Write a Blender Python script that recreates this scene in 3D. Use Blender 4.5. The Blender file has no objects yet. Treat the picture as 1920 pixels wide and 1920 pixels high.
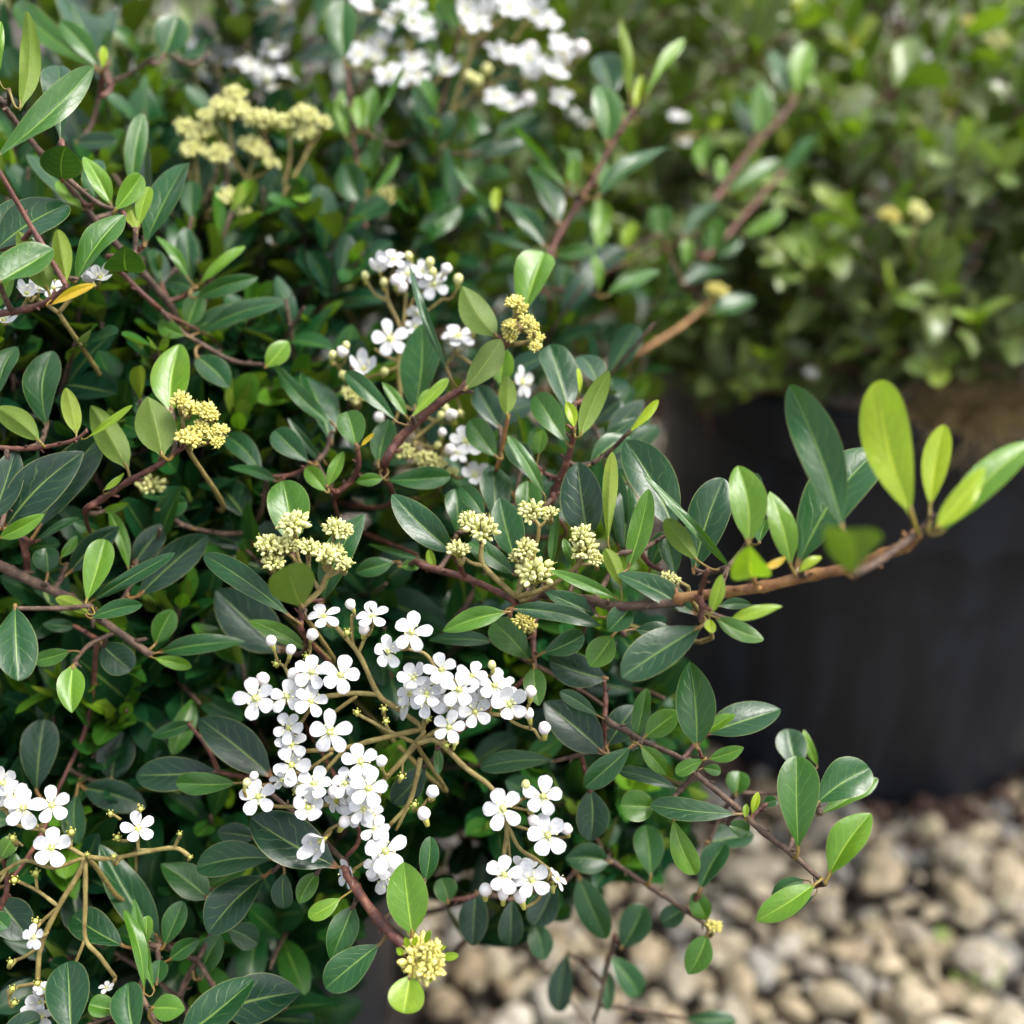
import bpy, math, random
import numpy as np
from mathutils import Vector, Matrix, Euler, noise

random.seed(11)
rng = np.random.default_rng(7)
R = math.radians
scene = bpy.context.scene
col = scene.collection

# ------------------------------------------------------------------ camera, sky, sun, exposure
CAM = Vector((0, 0, 0.465))
PITCH = R(27)
FPX = 2059.0                                   # focal length in photograph pixels (1920 wide)
RX = Vector((1, 0, 0))
FW = Vector((0, math.cos(PITCH), -math.sin(PITCH)))
UP = Vector((0, math.sin(PITCH), math.cos(PITCH)))
cd = bpy.data.cameras.new('camera')
cam = bpy.data.objects.new('camera', cd)
col.objects.link(cam)
cam.location = CAM
cam.rotation_euler = (R(90) - PITCH, 0, 0)
cd.sensor_width = 36
cd.lens = 36 * FPX / 1920
cd.clip_start = 0.01
cd.clip_end = 200
cd.dof.use_dof = True
cd.dof.focus_distance = 0.229
cd.dof.aperture_fstop = 7.4
scene.camera = cam

SUN_EL, SUN_AZ = R(60), R(88)                 # azimuth measured clockwise from +Y
world = bpy.data.worlds.new('World')
scene.world = world
world.use_nodes = True
wn, wl = world.node_tree.nodes, world.node_tree.links
bg = wn['Background']
sky = wn.new('ShaderNodeTexSky')
sky.sky_type = 'NISHITA'
sky.sun_disc = False
sky.sun_elevation = SUN_EL
sky.sun_rotation = SUN_AZ
sky.air_density = 1.0
sky.dust_density = 4.0
sky.ozone_density = 1.0
hs = wn.new('ShaderNodeHueSaturation')         # thin overcast: a paler sky than clear blue
hs.inputs['Saturation'].default_value = 0.40
wl.new(sky.outputs[0], hs.inputs['Color'])
wl.new(hs.outputs[0], bg.inputs['Color'])
bg.inputs['Strength'].default_value = 0.15
sd = bpy.data.lights.new('sun', 'SUN')
sd.energy = 1.35
sd.angle = R(22)
sd.color = (1.0, 0.96, 0.9)
sun = bpy.data.objects.new('sun', sd)
col.objects.link(sun)
sdir = Vector((math.sin(SUN_AZ) * math.cos(SUN_EL), math.cos(SUN_AZ) * math.cos(SUN_EL), math.sin(SUN_EL)))
sun.rotation_euler = sdir.to_track_quat('Z', 'Y').to_euler()
scene.view_settings.view_transform = 'Standard'
scene.view_settings.look = 'None'
scene.view_settings.gamma = 1
scene.view_settings.exposure = 1.68
scene.cycles.use_denoising = True
scene.cycles.max_bounces = 4
scene.cycles.diffuse_bounces = 2
scene.cycles.glossy_bounces = 2
scene.cycles.transmission_bounces = 2
scene.cycles.transparent_max_bounces = 2
scene.cycles.use_adaptive_sampling = True
scene.cycles.adaptive_threshold = 0.03

# ------------------------------------------------------------------ helpers
def at(px, py, d):
    """photograph pixel and distance in mm along the view axis -> a point in the place"""
    d = d / 1000.0
    return CAM + d * (FW + RX * ((px - 960) / FPX) - UP * ((py - 960) / FPX))

def proj(p):
    v = Vector(p) - CAM
    d = v.dot(FW)
    if d < 1e-4:
        return None
    return 960 + FPX * v.dot(RX) / d, 960 - FPX * v.dot(UP) / d, d * 1000

def tag(o, label=None, cat=None, group=None, kind=None):
    if label: o['label'] = label
    if cat: o['category'] = cat
    if group: o['group'] = group
    if kind: o['kind'] = kind
    return o

def empty(name, loc, label, cat, group=None):
    o = bpy.data.objects.new(name, None)
    o.empty_display_size = 0.02
    o.location = loc
    col.objects.link(o)
    return tag(o, label, cat, group)

def link(name, mesh, parent=None, matrix=None):
    """mesh in world space unless a matrix is given; parented objects keep that place"""
    o = bpy.data.objects.new(name, mesh)
    col.objects.link(o)
    m = matrix if matrix is not None else Matrix.Identity(4)
    if parent is not None:
        o.parent = parent
        o.matrix_parent_inverse = WINV.setdefault(parent.name, world_of(parent).inverted())
    o.matrix_basis = m
    WMAT[o.name] = m
    return o
WINV, WMAT = {}, {}
def world_of(o):
    return WMAT.get(o.name) if o.name in WMAT else Matrix.Translation(o.location)

class MB:
    """collects pieces into one mesh, with a vector attribute 'luv' per point"""
    def __init__(s):
        s.v, s.f, s.a, s.m, s.n = [], [], [], [], 0
    def add(s, verts, faces, att=None, mat=0):
        verts = np.asarray(verts, dtype=np.float64)
        s.v.append(verts)
        s.f.extend([tuple(i + s.n for i in f) for f in faces])
        s.m.extend([mat] * len(faces))
        s.a.append(np.zeros((len(verts), 3)) if att is None else np.asarray(att, dtype=np.float64))
        s.n += len(verts)
    def mesh(s, name, mats, smooth=True):
        me = bpy.data.meshes.new(name)
        v = np.concatenate(s.v) if s.v else np.zeros((0, 3))
        me.from_pydata(v.tolist(), [], s.f)
        at_ = me.attributes.new('luv', 'FLOAT_VECTOR', 'POINT')
        at_.data.foreach_set('vector', np.concatenate(s.a).astype(np.float32).ravel())
        for m in mats:
            me.materials.append(m)
        me.polygons.foreach_set('material_index', s.m)
        if smooth:
            me.polygons.foreach_set('use_smooth', [True] * len(me.polygons))
        me.update()
        return me

def frame(B, a, n, sx=1.0, sy=1.0, sz=1.0):
    """matrix with local y along a, local z near n"""
    a = a.normalized()
    n = (n - a * n.dot(a))
    if n.length < 1e-6:
        n = a.orthogonal()
    n.normalize()
    s = a.cross(n)
    return Matrix(((s.x * sx, a.x * sy, n.x * sz, B.x), (s.y * sx, a.y * sy, n.y * sz, B.y),
                   (s.z * sx, a.z * sy, n.z * sz, B.z), (0, 0, 0, 1)))

def xf(M, v):
    m = np.array(M)
    return v @ m[:3, :3].T + m[:3, 3]

def smooth_path(pts, k=6):
    """Catmull-Rom through points"""
    pts = [Vector(p) for p in pts]
    if len(pts) < 3:
        n = k
        return [pts[0].lerp(pts[-1], i / n) for i in range(n + 1)]
    P = [pts[0] * 2 - pts[1]] + pts + [pts[-1] * 2 - pts[-2]]
    out = []
    for i in range(1, len(P) - 2):
        p0, p1, p2, p3 = P[i - 1], P[i], P[i + 1], P[i + 2]
        for j in range(k):
            t = j / k
            out.append(0.5 * ((2 * p1) + (p2 - p0) * t + (2 * p0 - 5 * p1 + 4 * p2 - p3) * t * t + (3 * p1 - p0 - 3 * p2 + p3) * t ** 3))
    out.append(pts[-1])
    return out

def add_tube(mb, path, r0, r1, sides=8, mat=0, bumps=0.0, tint=0.0, nodes=0):
    n = len(path)
    verts, att, faces = [], [], []
    t = (path[1] - path[0]).normalized()
    ref = t.orthogonal().normalized()
    for i, p in enumerate(path):
        if 0 < i < n - 1:
            t2 = (path[i + 1] - path[i - 1])
        elif i == 0:
            t2 = path[1] - path[0]
        else:
            t2 = path[-1] - path[-2]
        if t2.length > 1e-9:
            t = t2.normalized()
        ref = (ref - t * ref.dot(t))
        if ref.length < 1e-6: ref = t.orthogonal()
        ref.normalize()
        bi = t.cross(ref)
        f = i / (n - 1)
        r = r0 + (r1 - r0) * f
        if bumps: r *= 1 + bumps * random.uniform(-1, 1)
        if nodes and i % nodes == 0 and 0 < i < n - 1: r *= 1.25
        for k in range(sides):
            an = 2 * math.pi * k / sides
            verts.append(tuple(p + (ref * math.cos(an) + bi * math.sin(an)) * r))
            att.append((k / sides, f, tint))
    for i in range(n - 1):
        for k in range(sides):
            k2 = (k + 1) % sides
            faces.append((i * sides + k, i * sides + k2, (i + 1) * sides + k2, (i + 1) * sides + k))
    verts.append(tuple(path[-1] + t * r1 * 0.6)); att.append((0, 1, tint))
    verts.append(tuple(path[0])); att.append((0, 0, tint))
    e = len(verts) - 2
    for k in range(sides):
        faces.append(((n - 1) * sides + k, (n - 1) * sides + (k + 1) % sides, e))
        faces.append(((k + 1) % sides, k, e + 1))
    mb.add(verts, faces, att, mat)

def sphere_geo(nu=8, nv=6):
    v, f = [(0, 0, -1)], []
    for j in range(1, nv):
        th = math.pi * j / nv - math.pi / 2
        for i in range(nu):
            ph = 2 * math.pi * i / nu
            v.append((math.cos(th) * math.cos(ph), math.cos(th) * math.sin(ph), math.sin(th)))
    v.append((0, 0, 1))
    for i in range(nu):
        f.append((0, 1 + (i + 1) % nu, 1 + i))
        f.append((len(v) - 1, 1 + (nv - 2) * nu + i, 1 + (nv - 2) * nu + (i + 1) % nu))
    for j in range(nv - 2):
        for i in range(nu):
            a = 1 + j * nu + i; b = 1 + j * nu + (i + 1) % nu
            f.append((a, b, b + nu, a + nu))
    return np.array(v), f
SPH = sphere_geo(8, 6)
SPHL = sphere_geo(6, 4)

# ------------------------------------------------------------------ materials
class NT:
    def __init__(s, name):
        s.m = bpy.data.materials.new(name)
        s.m.use_nodes = True
        s.t = s.m.node_tree
        s.N, s.L = s.t.nodes, s.t.links
        s.bsdf = s.N['Principled BSDF']
        s.out = s.N['Material Output']
    def put(s, sock, val):
        if isinstance(val, bpy.types.NodeSocket): s.L.new(val, sock)
        elif val is not None: sock.default_value = val
    def math(s, op, a, b=None, c=None, clamp=False):
        n = s.N.new('ShaderNodeMath'); n.operation = op; n.use_clamp = clamp
        s.put(n.inputs[0], a); s.put(n.inputs[1], b); s.put(n.inputs[2], c)
        return n.outputs[0]
    def mix(s, f, a, b, kind='MIX'):
        n = s.N.new('ShaderNodeMix'); n.data_type = 'RGBA'; n.blend_type = kind
        s.put(n.inputs[0], f); s.put(n.inputs[6], a); s.put(n.inputs[7], b)
        return n.outputs[2]
    def step(s, x, lo, hi, o0=0.0, o1=1.0):
        n = s.N.new('ShaderNodeMapRange'); n.interpolation_type = 'SMOOTHSTEP'
        s.put(n.inputs[0], x); s.put(n.inputs[1], lo); s.put(n.inputs[2], hi)
        s.put(n.inputs[3], o0); s.put(n.inputs[4], o1)
        return n.outputs[0]
    def noise(s, scale, detail=3, vec=None, rough=0.5):
        n = s.N.new('ShaderNodeTexNoise')
        s.put(n.inputs['Scale'], scale); n.inputs['Detail'].default_value = detail
        n.inputs['Roughness'].default_value = rough
        if vec is not None: s.L.new(vec, n.inputs['Vector'])
        return n.outputs['Fac']
    def ramp(s, f, stops):
        n = s.N.new('ShaderNodeValToRGB')
        el = n.color_ramp.elements
        while len(el) < len(stops): el.new(0.5)
        for e, (p, c) in zip(el, stops):
            e.position = p; e.color = (*c, 1)
        s.L.new(f, n.inputs[0])
        return n.outputs[0]
    def pos(s):
        return s.N.new('ShaderNodeNewGeometry').outputs['Position']
    def luv(s):
        a = s.N.new('ShaderNodeAttribute'); a.attribute_name = 'luv'
        x = s.N.new('ShaderNodeSeparateXYZ'); s.L.new(a.outputs['Vector'], x.inputs[0])
        return x.outputs
    def bump(s, h, strength, dist):
        n = s.N.new('ShaderNodeBump'); n.inputs['Strength'].default_value = strength
        n.inputs['Distance'].default_value = dist
        s.L.new(h, n.inputs['Height'])
        return n.outputs[0]

def leaf_material(name, near=True):
    k = NT(name)
    u, v, t = k.luv()
    pos = k.pos()
    au = k.math('ABSOLUTE', u)
    n1 = k.noise(260, 2, pos)
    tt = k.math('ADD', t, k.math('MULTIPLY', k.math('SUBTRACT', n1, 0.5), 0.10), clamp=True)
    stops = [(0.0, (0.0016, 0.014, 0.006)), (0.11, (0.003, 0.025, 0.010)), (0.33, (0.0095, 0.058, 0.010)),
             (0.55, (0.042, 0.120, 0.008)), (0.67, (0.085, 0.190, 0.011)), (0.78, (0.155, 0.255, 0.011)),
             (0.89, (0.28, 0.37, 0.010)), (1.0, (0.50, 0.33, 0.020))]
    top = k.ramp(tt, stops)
    wmid = k.math('ADD', k.math('MULTIPLY', k.math('SUBTRACT', 1.0, v), 0.085), 0.022)
    mid = k.step(au, k.math('MULTIPLY', wmid, 1.0), k.math('MULTIPLY', wmid, 0.35))
    pale = k.mix(0.42, k.mix(1.0, top, (3.0, 2.3, 1.8, 1), 'MULTIPLY'), (0.26, 0.34, 0.07, 1))
    g = k.N.new('ShaderNodeNewGeometry')
    back = g.outputs['Backfacing']
    if near:
        n2 = k.noise(1500, 2, pos)
        wob = k.math('MULTIPLY', k.math('SUBTRACT', n1, 0.5), 1.6)
        sv = k.math('ADD', k.math('SUBTRACT', k.math('MULTIPLY', v, 6.2), k.math('MULTIPLY', au, 2.0)), wob)
        fr = k.math('ABSOLUTE', k.math('SUBTRACT', k.math('FRACT', sv), 0.5))
        side = k.step(fr, 0.060, 0.012)
        side = k.math('MULTIPLY', side, k.step(au, 1.0, 0.55))
        vein = k.math('MAXIMUM', k.math('MULTIPLY', mid, 0.85), k.math('MULTIPLY', side, 0.32))
        c = k.mix(vein, top, pale)
        edge = k.step(au, 0.93, 1.0)
        c = k.mix(k.math('MULTIPLY', edge, 0.45), c, (0.25, 0.27, 0.09, 1))
        c = k.mix(k.math('MULTIPLY', k.step(n2, 0.35, 0.75), 0.25), c, k.mix(1.0, c, (0.6, 0.66, 0.6, 1), 'MULTIPLY'))
        pet = k.step(v, 0.085, 0.03)
        c = k.mix(k.math('MULTIPLY', pet, 0.8), c, (0.20, 0.085, 0.03, 1))
        under = k.mix(0.55, k.mix(1.0, top, (1.15, 1.1, 0.9, 1), 'MULTIPLY'), (0.105, 0.130, 0.014, 1))
        under = k.mix(k.math('MULTIPLY', vein, 0.5), under, (0.24, 0.28, 0.06, 1))
        under = k.mix(k.math('MULTIPLY', k.step(n2, 0.5, 0.72), 0.3), under, (0.05, 0.07, 0.012, 1))
        h = k.math('ADD', k.math('MULTIPLY', vein, -0.9), k.math('MULTIPLY', n2, 0.3))
        h = k.math('ADD', h, n1)
        k.put(k.bsdf.inputs['Normal'], k.bump(h, 0.30, 0.0005))
    else:
        c = k.mix(k.math('MULTIPLY', mid, 0.8), top, pale)
        if name.startswith('hazy'): c = k.mix(0.40, c, (0.31, 0.34, 0.135, 1))  # yellower new growth, plus pale haze painted in to brighten the rear leaves
        under = k.mix(0.55, k.mix(1.0, top, (1.15, 1.1, 0.9, 1), 'MULTIPLY'), (0.105, 0.130, 0.014, 1))
    c2 = k.mix(back, c, under)
    k.put(k.bsdf.inputs['Base Color'], c2)
    rough = k.math('ADD', k.math('MULTIPLY', n1, 0.20), 0.23)
    rough = k.math('ADD', rough, k.math('MULTIPLY', back, 0.3))
    k.put(k.bsdf.inputs['Roughness'], rough)
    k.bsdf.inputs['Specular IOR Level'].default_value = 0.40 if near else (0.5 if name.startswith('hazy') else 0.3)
    tr = k.N.new('ShaderNodeBsdfTranslucent')
    k.put(tr.inputs['Color'], k.mix(1.0, k.mix(0.25, c2, (0.14, 0.24, 0.01, 1)), (1.7, 1.9, 0.8, 1), 'MULTIPLY'))
    ms = k.N.new('ShaderNodeMixShader')
    k.put(ms.inputs[0], k.math('ADD', 0.08, k.math('MULTIPLY', t, 0.28)))
    k.L.new(k.bsdf.outputs[0], ms.inputs[1]); k.L.new(tr.outputs[0], ms.inputs[2])
    k.L.new(ms.outputs[0], k.out.inputs[0])
    return k.m

def stem_material(name, a, b, c, rough=0.6):
    k = NT(name)
    pos = k.pos()
    n = k.noise(420, 5, pos, 0.6)
    cc = k.ramp(n, [(0.30, a), (0.52, b), (0.72, c)])
    fl = k.step(k.noise(1800, 2, pos), 0.62, 0.72)
    cc = k.mix(k.math('MULTIPLY', fl, 0.3), cc, (0.30, 0.22, 0.13, 1))
    k.put(k.bsdf.inputs['Base Color'], cc)
    k.bsdf.inputs['Roughness'].default_value = rough
    k.put(k.bsdf.inputs['Normal'], k.bump(k.math('ADD', n, k.noise(1800, 3, pos)), 0.5, 0.0004))
    return k.m

def simple(name, a, b, scale=900, rough=0.5, trans=0.0, bump=0.2):
    k = NT(name)
    pos = k.pos()
    n = k.noise(scale, 4, pos)
    cc = k.mix(k.step(n, 0.3, 0.7), (*a, 1), (*b, 1))
    k.put(k.bsdf.inputs['Base Color'], cc)
    k.bsdf.inputs['Roughness'].default_value = rough
    k.put(k.bsdf.inputs['Normal'], k.bump(n, bump, 0.0003))
    if trans:
        tr = k.N.new('ShaderNodeBsdfTranslucent'); k.put(tr.inputs['Color'], cc)
        ms = k.N.new('ShaderNodeMixShader'); ms.inputs[0].default_value = trans
        k.L.new(k.bsdf.outputs[0], ms.inputs[1]); k.L.new(tr.outputs[0], ms.inputs[2])
        k.L.new(ms.outputs[0], k.out.inputs[0])
    return k.m

def petal_material():
    k = NT('white_petal')
    u, v, t = k.luv()
    pos = k.pos()
    n = k.noise(1400, 3, pos)
    cc = k.mix(k.step(n, 0.3, 0.75), (0.62, 0.62, 0.615, 1), (0.50, 0.505, 0.515, 1))
    line = k.step(k.math('ABSOLUTE', k.math('SUBTRACT', k.math('FRACT', k.math('MULTIPLY', u, 3.5)), 0.5)), 0.10, 0.02)
    cc = k.mix(k.math('MULTIPLY', line, 0.35), cc, (0.42, 0.43, 0.42, 1))
    cc = k.mix(k.step(v, 0.22, 0.05), cc, (0.66, 0.68, 0.40, 1))
    sp = k.step(k.noise(1500, 2, pos), 0.70, 0.78)
    cc = k.mix(k.math('MULTIPLY', sp, 0.5), cc, (0.45, 0.36, 0.22, 1))
    k.put(k.bsdf.inputs['Base Color'], cc)
    k.bsdf.inputs['Roughness'].default_value = 0.6
    k.bsdf.inputs['Specular IOR Level'].default_value = 0.3
    k.put(k.bsdf.inputs['Normal'], k.bump(k.math('ADD', n, k.math('MULTIPLY', line, -0.6)), 0.4, 0.0003))
    tr = k.N.new('ShaderNodeBsdfTranslucent'); k.put(tr.inputs['Color'], cc)
    ms = k.N.new('ShaderNodeMixShader'); ms.inputs[0].default_value = 0.18
    k.L.new(k.bsdf.outputs[0], ms.inputs[1]); k.L.new(tr.outputs[0], ms.inputs[2])
    k.L.new(ms.outputs[0], k.out.inputs[0])
    return k.m

def stone_material():
    k = NT('gravel_stone')
    u, v, t = k.luv()
    oi = k.N.new('ShaderNodeObjectInfo')
    pos = k.pos()
    r = k.math('FRACT', k.math('ADD', t, oi.outputs['Random']))
    base = k.ramp(r, [(0.0, (0.31, 0.235, 0.14)), (0.18, (0.50, 0.41, 0.27)), (0.36, (0.22, 0.21, 0.19)), (0.52, (0.55, 0.47, 0.33)),
                      (0.66, (0.40, 0.32, 0.20)), (0.8, (0.30, 0.295, 0.28)), (0.9, (0.60, 0.54, 0.41)), (1.0, (0.34, 0.25, 0.15))])
    n = k.noise(160, 6, pos, 0.65)
    base = k.mix(1.0, base, (0.84, 0.84, 0.84, 1), 'MULTIPLY')
    cc = k.mix(k.step(n, 0.35, 0.68), k.mix(1.0, base, (0.45, 0.43, 0.40, 1), 'MULTIPLY'), base)
    moss = k.step(k.noise(70, 4, pos), 0.56, 0.68)
    cc = k.mix(k.math('MULTIPLY', moss, 0.45), cc, (0.09, 0.10, 0.035, 1))
    k.put(k.bsdf.inputs['Base Color'], cc)
    k.bsdf.inputs['Roughness'].default_value = 0.8
    k.put(k.bsdf.inputs['Normal'], k.bump(n, 0.6, 0.002))
    return k.m

def pot_material():
    k = NT('black_nursery_plastic')
    pos = k.pos()
    mp = k.N.new('ShaderNodeMapping'); mp.inputs['Scale'].default_value = (1, 1, 0.12)
    k.L.new(pos, mp.inputs[0])
    streak = k.noise(70, 5, mp.outputs[0], 0.6)
    n = k.noise(180, 5, pos, 0.6)
    c = k.mix(k.step(streak, 0.40, 0.72), (0.0036, 0.0052, 0.0095, 1), (0.0120, 0.0155, 0.0240, 1))
    dust = k.step(n, 0.60, 0.85)
    c = k.mix(k.math('MULTIPLY', dust, 0.30), c, (0.04, 0.042, 0.048, 1))
    k.put(k.bsdf.inputs['Base Color'], c)
    k.put(k.bsdf.inputs['Roughness'], k.math('ADD', 0.36, k.math('MULTIPLY', streak, 0.3)))
    k.put(k.bsdf.inputs['Normal'], k.bump(n, 0.15, 0.001))
    return k.m

def soil_material(name, a, b):
    k = NT(name)
    pos = k.pos()
    n = k.noise(90, 8, pos, 0.7)
    k.put(k.bsdf.inputs['Base Color'], k.mix(k.step(n, 0.3, 0.7), (*a, 1), (*b, 1)))
    k.bsdf.inputs['Roughness'].default_value = 0.95
    k.put(k.bsdf.inputs['Normal'], k.bump(n, 1.0, 0.01))
    return k.m

M_leaf = leaf_material('leaf_blade')
M_leaf_far = leaf_material('distant_leaf_blade', False)
M_leaf_rear = leaf_material('hazy_brightened_leaf_blade', False)  # rear foliage, with haze and extra brightness in its colour
M_red = stem_material('red_brown_bark', (0.034, 0.011, 0.008), (0.090, 0.027, 0.016), (0.19, 0.075, 0.038), 0.6)
M_brown = stem_material('brown_bark', (0.028, 0.016, 0.010), (0.070, 0.038, 0.022), (0.14, 0.090, 0.055), 0.75)
M_orange = stem_material('young_orange_bark', (0.12, 0.045, 0.015), (0.25, 0.115, 0.035), (0.34, 0.20, 0.06), 0.55)
M_stalk = stem_material('olive_flower_stalk', (0.12, 0.085, 0.022), (0.20, 0.155, 0.042), (0.28, 0.23, 0.08), 0.65)
M_petal = petal_material()
M_center = simple('flower_centre', (0.42, 0.48, 0.09), (0.56, 0.56, 0.14), 2500, 0.45)
M_anther = simple('pale_anther', (0.66, 0.60, 0.22), (0.74, 0.70, 0.40), 3000, 0.6)
M_wbud = simple('white_bud', (0.82, 0.80, 0.77), (0.80, 0.70, 0.66), 500, 0.5, 0.12)
M_gbud = simple('cream_bud', (0.56, 0.56, 0.17), (0.70, 0.68, 0.33), 900, 0.55, 0.1)
M_ybud = simple('golden_bud', (0.58, 0.50, 0.09), (0.70, 0.63, 0.22), 900, 0.55, 0.1)
M_calyx = simple('yellow_green_calyx', (0.36, 0.36, 0.06), (0.50, 0.47, 0.12), 1800, 0.5, 0.1)
M_stone = stone_material()
M_pot = pot_material()
M_soil = soil_material('dark_soil', (0.020, 0.015, 0.011), (0.055, 0.042, 0.030))
M_mulch = soil_material('pot_mulch', (0.012, 0.009, 0.007), (0.045, 0.030, 0.020))
M_straw = simple('dry_straw', (0.36, 0.24, 0.09), (0.52, 0.39, 0.18), 300, 0.8, 0.15)
M_crumb = simple('bark_crumb', (0.030, 0.018, 0.013), (0.09, 0.045, 0.03), 300, 0.9)
M_black = simple('black_insect', (0.006, 0.006, 0.007), (0.02, 0.018, 0.016), 3000, 0.25)

# ------------------------------------------------------------------ leaf geometry
def leaf_grid(nu, nv, a=0.85, b=0.55, fold=0.25, arch=0.05, twist=0.0, wave=0.0, ph=0.0):
    """unit leaf: length 1 along y, half width 1 along x (scaled later); z in units of length"""
    rows, att = [], []
    tm = a / (a + b)
    peak = tm ** a * (1 - tm) ** b
    for j in range(nv + 1):
        s = j / nv
        v = 1 - (1 - s) ** 1.55
        t = max(0.0, (v - 0.055) / 0.945)
        w = (t ** a * (1 - t) ** b) / peak if 0 < t < 1 else 0.0
        w = max(w, 0.07 if v < 0.3 else 0.012)
        for i in range(nu + 1):
            u = -1 + 2 * i / nu
            x = u * w
            zz = fold * 0.25 * w * (abs(u) - 0.42 * u * u)
            zz += arch * 4 * v * (1 - v)
            zz += wave * w * math.sin(v * 9 + ph + (1.6 if u > 0 else 0)) * u * u
            zz += twist * x * (v - 0.4)
            rows.append((x, v, zz))
            att.append((u, v, 0))
    faces = []
    for j in range(nv):
        for i in range(nu):
            p = j * (nu + 1) + i
            faces.append((p, p + 1, p + nu + 2, p + nu + 1))
    return np.array(rows), faces, np.array(att)

def outline():
    if random.random() < 0.62: return random.uniform(0.62, 0.82), random.uniform(0.62, 0.88)      # elliptic, pointed
    return random.uniform(0.80, 1.0), random.uniform(0.50, 0.64)                                   # obovate, blunt

def rand_leaf(nu, nv, soft=1.0):
    return leaf_grid(nu, nv, *outline(), random.uniform(0.25, 0.8),
                     random.uniform(-0.04, 0.09) * soft, random.uniform(-0.25, 0.25), random.uniform(0, 0.022), random.uniform(0, 6))

LIB_MID = [rand_leaf(4, 8) for _ in range(14)]
LIB_LOW = [rand_leaf(2, 6) for _ in range(14)]

def bake_leaf(mb, lib, M, tint):
    v, f, a = random.choice(lib)
    at_ = a.copy(); at_[:, 2] = tint
    mb.add(xf(M, v), f, at_)

# ------------------------------------------------------------------ the setting: gravel ground
GX0, GX1, GY0, GY1 = -6.0, 6.0, -3.0, 12.0
mb = MB()
gn = 40
vs, fs = [], []
for j in range(gn + 1):
    for i in range(gn + 1):
        x = GX0 + (GX1 - GX0) * i / gn; y = GY0 + (GY1 - GY0) * j / gn
        vs.append((x, y, -0.006 + 0.002 * noise.noise(Vector((x * 3, y * 3, 0)))))
for j in range(gn):
    for i in range(gn):
        p = j * (gn + 1) + i
        fs.append((p, p + 1, p + gn + 2, p + gn + 1))
mb.add(vs, fs)
ground = link('gravel_ground', mb.mesh('gravel_ground', [M_soil]))
tag(ground, 'tan and grey pebble gravel over dark soil around the black pots', 'ground', kind='structure')

def stone_geo(sub, seed):
    import bmesh
    bm = bmesh.new()
    bmesh.ops.create_icosphere(bm, subdivisions=sub, radius=1.0)
    o = Vector((seed * 7.3, seed * 3.1, seed * 1.7))
    pl = [Vector((random.gauss(0, 1), random.gauss(0, 1), random.gauss(0, 1))).normalized() for _ in range(11)]
    lim = [random.uniform(0.58, 0.9) for _ in pl]
    for v in bm.verts:
        d = v.co.normalized()
        r = 1.0
        for p, l in zip(pl, lim):
            c = d.dot(p)
            if c > 0.05: r = min(r, l / c)
        r = r * 0.92 + 0.08 * 0.85
        r *= 1 + 0.10 * noise.noise(d * 1.7 + o)
        v.co = d * r
    bm.verts.ensure_lookup_table()
    V = np.array([tuple(v.co) for v in bm.verts]); F = [tuple(v.index for v in f.verts) for f in bm.faces]
    bm.free()
    return V, F
ST_HI = [stone_geo(3, i) for i in range(10)]
ST_LO = [stone_geo(2, i + 20) for i in range(8)]
ST_MESH = []
for i, (V, F) in enumerate(ST_HI):
    m_ = MB(); m_.add(V, F, np.tile((0, 0, i * 0.13), (len(V), 1)))
    ST_MESH.append(m_.mesh('stone', [M_stone]))

POT_R = Vector((0.236, 0.629, 0))          # potted shrub beside the gravel
POT_F = Vector((-0.165, 0.350, 0))         # pot of the flowering shrub
RB, RT, PH = 0.119, 0.150, 0.266
spots = []
step = 0.0108
y = 0.02
while y < 1.3:
    x = -0.75
    while x < 1.05:
        px_, py_ = x + random.uniform(-0.5, 0.5) * step, y + random.uniform(-0.5, 0.5) * step
        x += step
        p2 = Vector((px_, py_, 0))
        if (p2 - POT_R).length < RB + 0.004 or (p2 - POT_F).length < RB + 0.004: continue
        q = proj((px_, py_, 0.005))
        inview = q is not None and 620 < q[0] < 1990 and 1380 < q[1] < 1990
        if not inview and random.random() < 0.6: continue
        spots.append((px_, py_, inview, q))
    y += step
# the stones in plain sight, largest first, are objects of their own
vis = []
for i, s in enumerate(spots):
    if s[2] and 1400 < s[3][1] < 1950 and 860 < s[3][0] < 1940:
        vis.append((s[3][2], i))
vis.sort()
def srad():
    r = random.lognormvariate(math.log(0.0063), 0.44)
    return min(max(r, 0.0030), 0.0135)
stones = []
for i, s in enumerate(spots):
    stones.append((srad(), s))
order = sorted([i for _, i in vis], key=lambda i: -stones[i][0])
named = set(order[:300])
rest = MB()
for i, (r, s) in enumerate(stones):
    loc = Vector((s[0], s[1], r * random.uniform(-0.3, 1.25)))
    M = Matrix.Translation(loc) @ Euler((random.uniform(-.4, .4), random.uniform(-.4, .4), random.uniform(0, 6.28))).to_matrix().to_4x4() \
        @ Matrix.Diagonal((r * random.uniform(0.9, 1.45), r * random.uniform(0.75, 1.05), r * random.uniform(0.55, 0.9), 1))
    if i in named:
        link('stone', random.choice(ST_MESH), ground, M)
    else:
        V, F = random.choice(ST_LO)
        rest.add(xf(M, V), F, np.tile((0, 0, random.random()), (len(V), 1)))
tag(link('loose_gravel', rest.mesh('loose_gravel', [M_stone]), ground), kind='stuff')

# ------------------------------------------------------------------ pots
def ring(r, z, n=72, flute=0.0):
    return [((r + flute * (0.5 + 0.5 * math.cos(24 * 2 * math.pi * k / n))) * math.cos(2 * math.pi * k / n),
             (r + flute * (0.5 + 0.5 * math.cos(24 * 2 * math.pi * k / n))) * math.sin(2 * math.pi * k / n), z) for k in range(n)]

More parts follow.
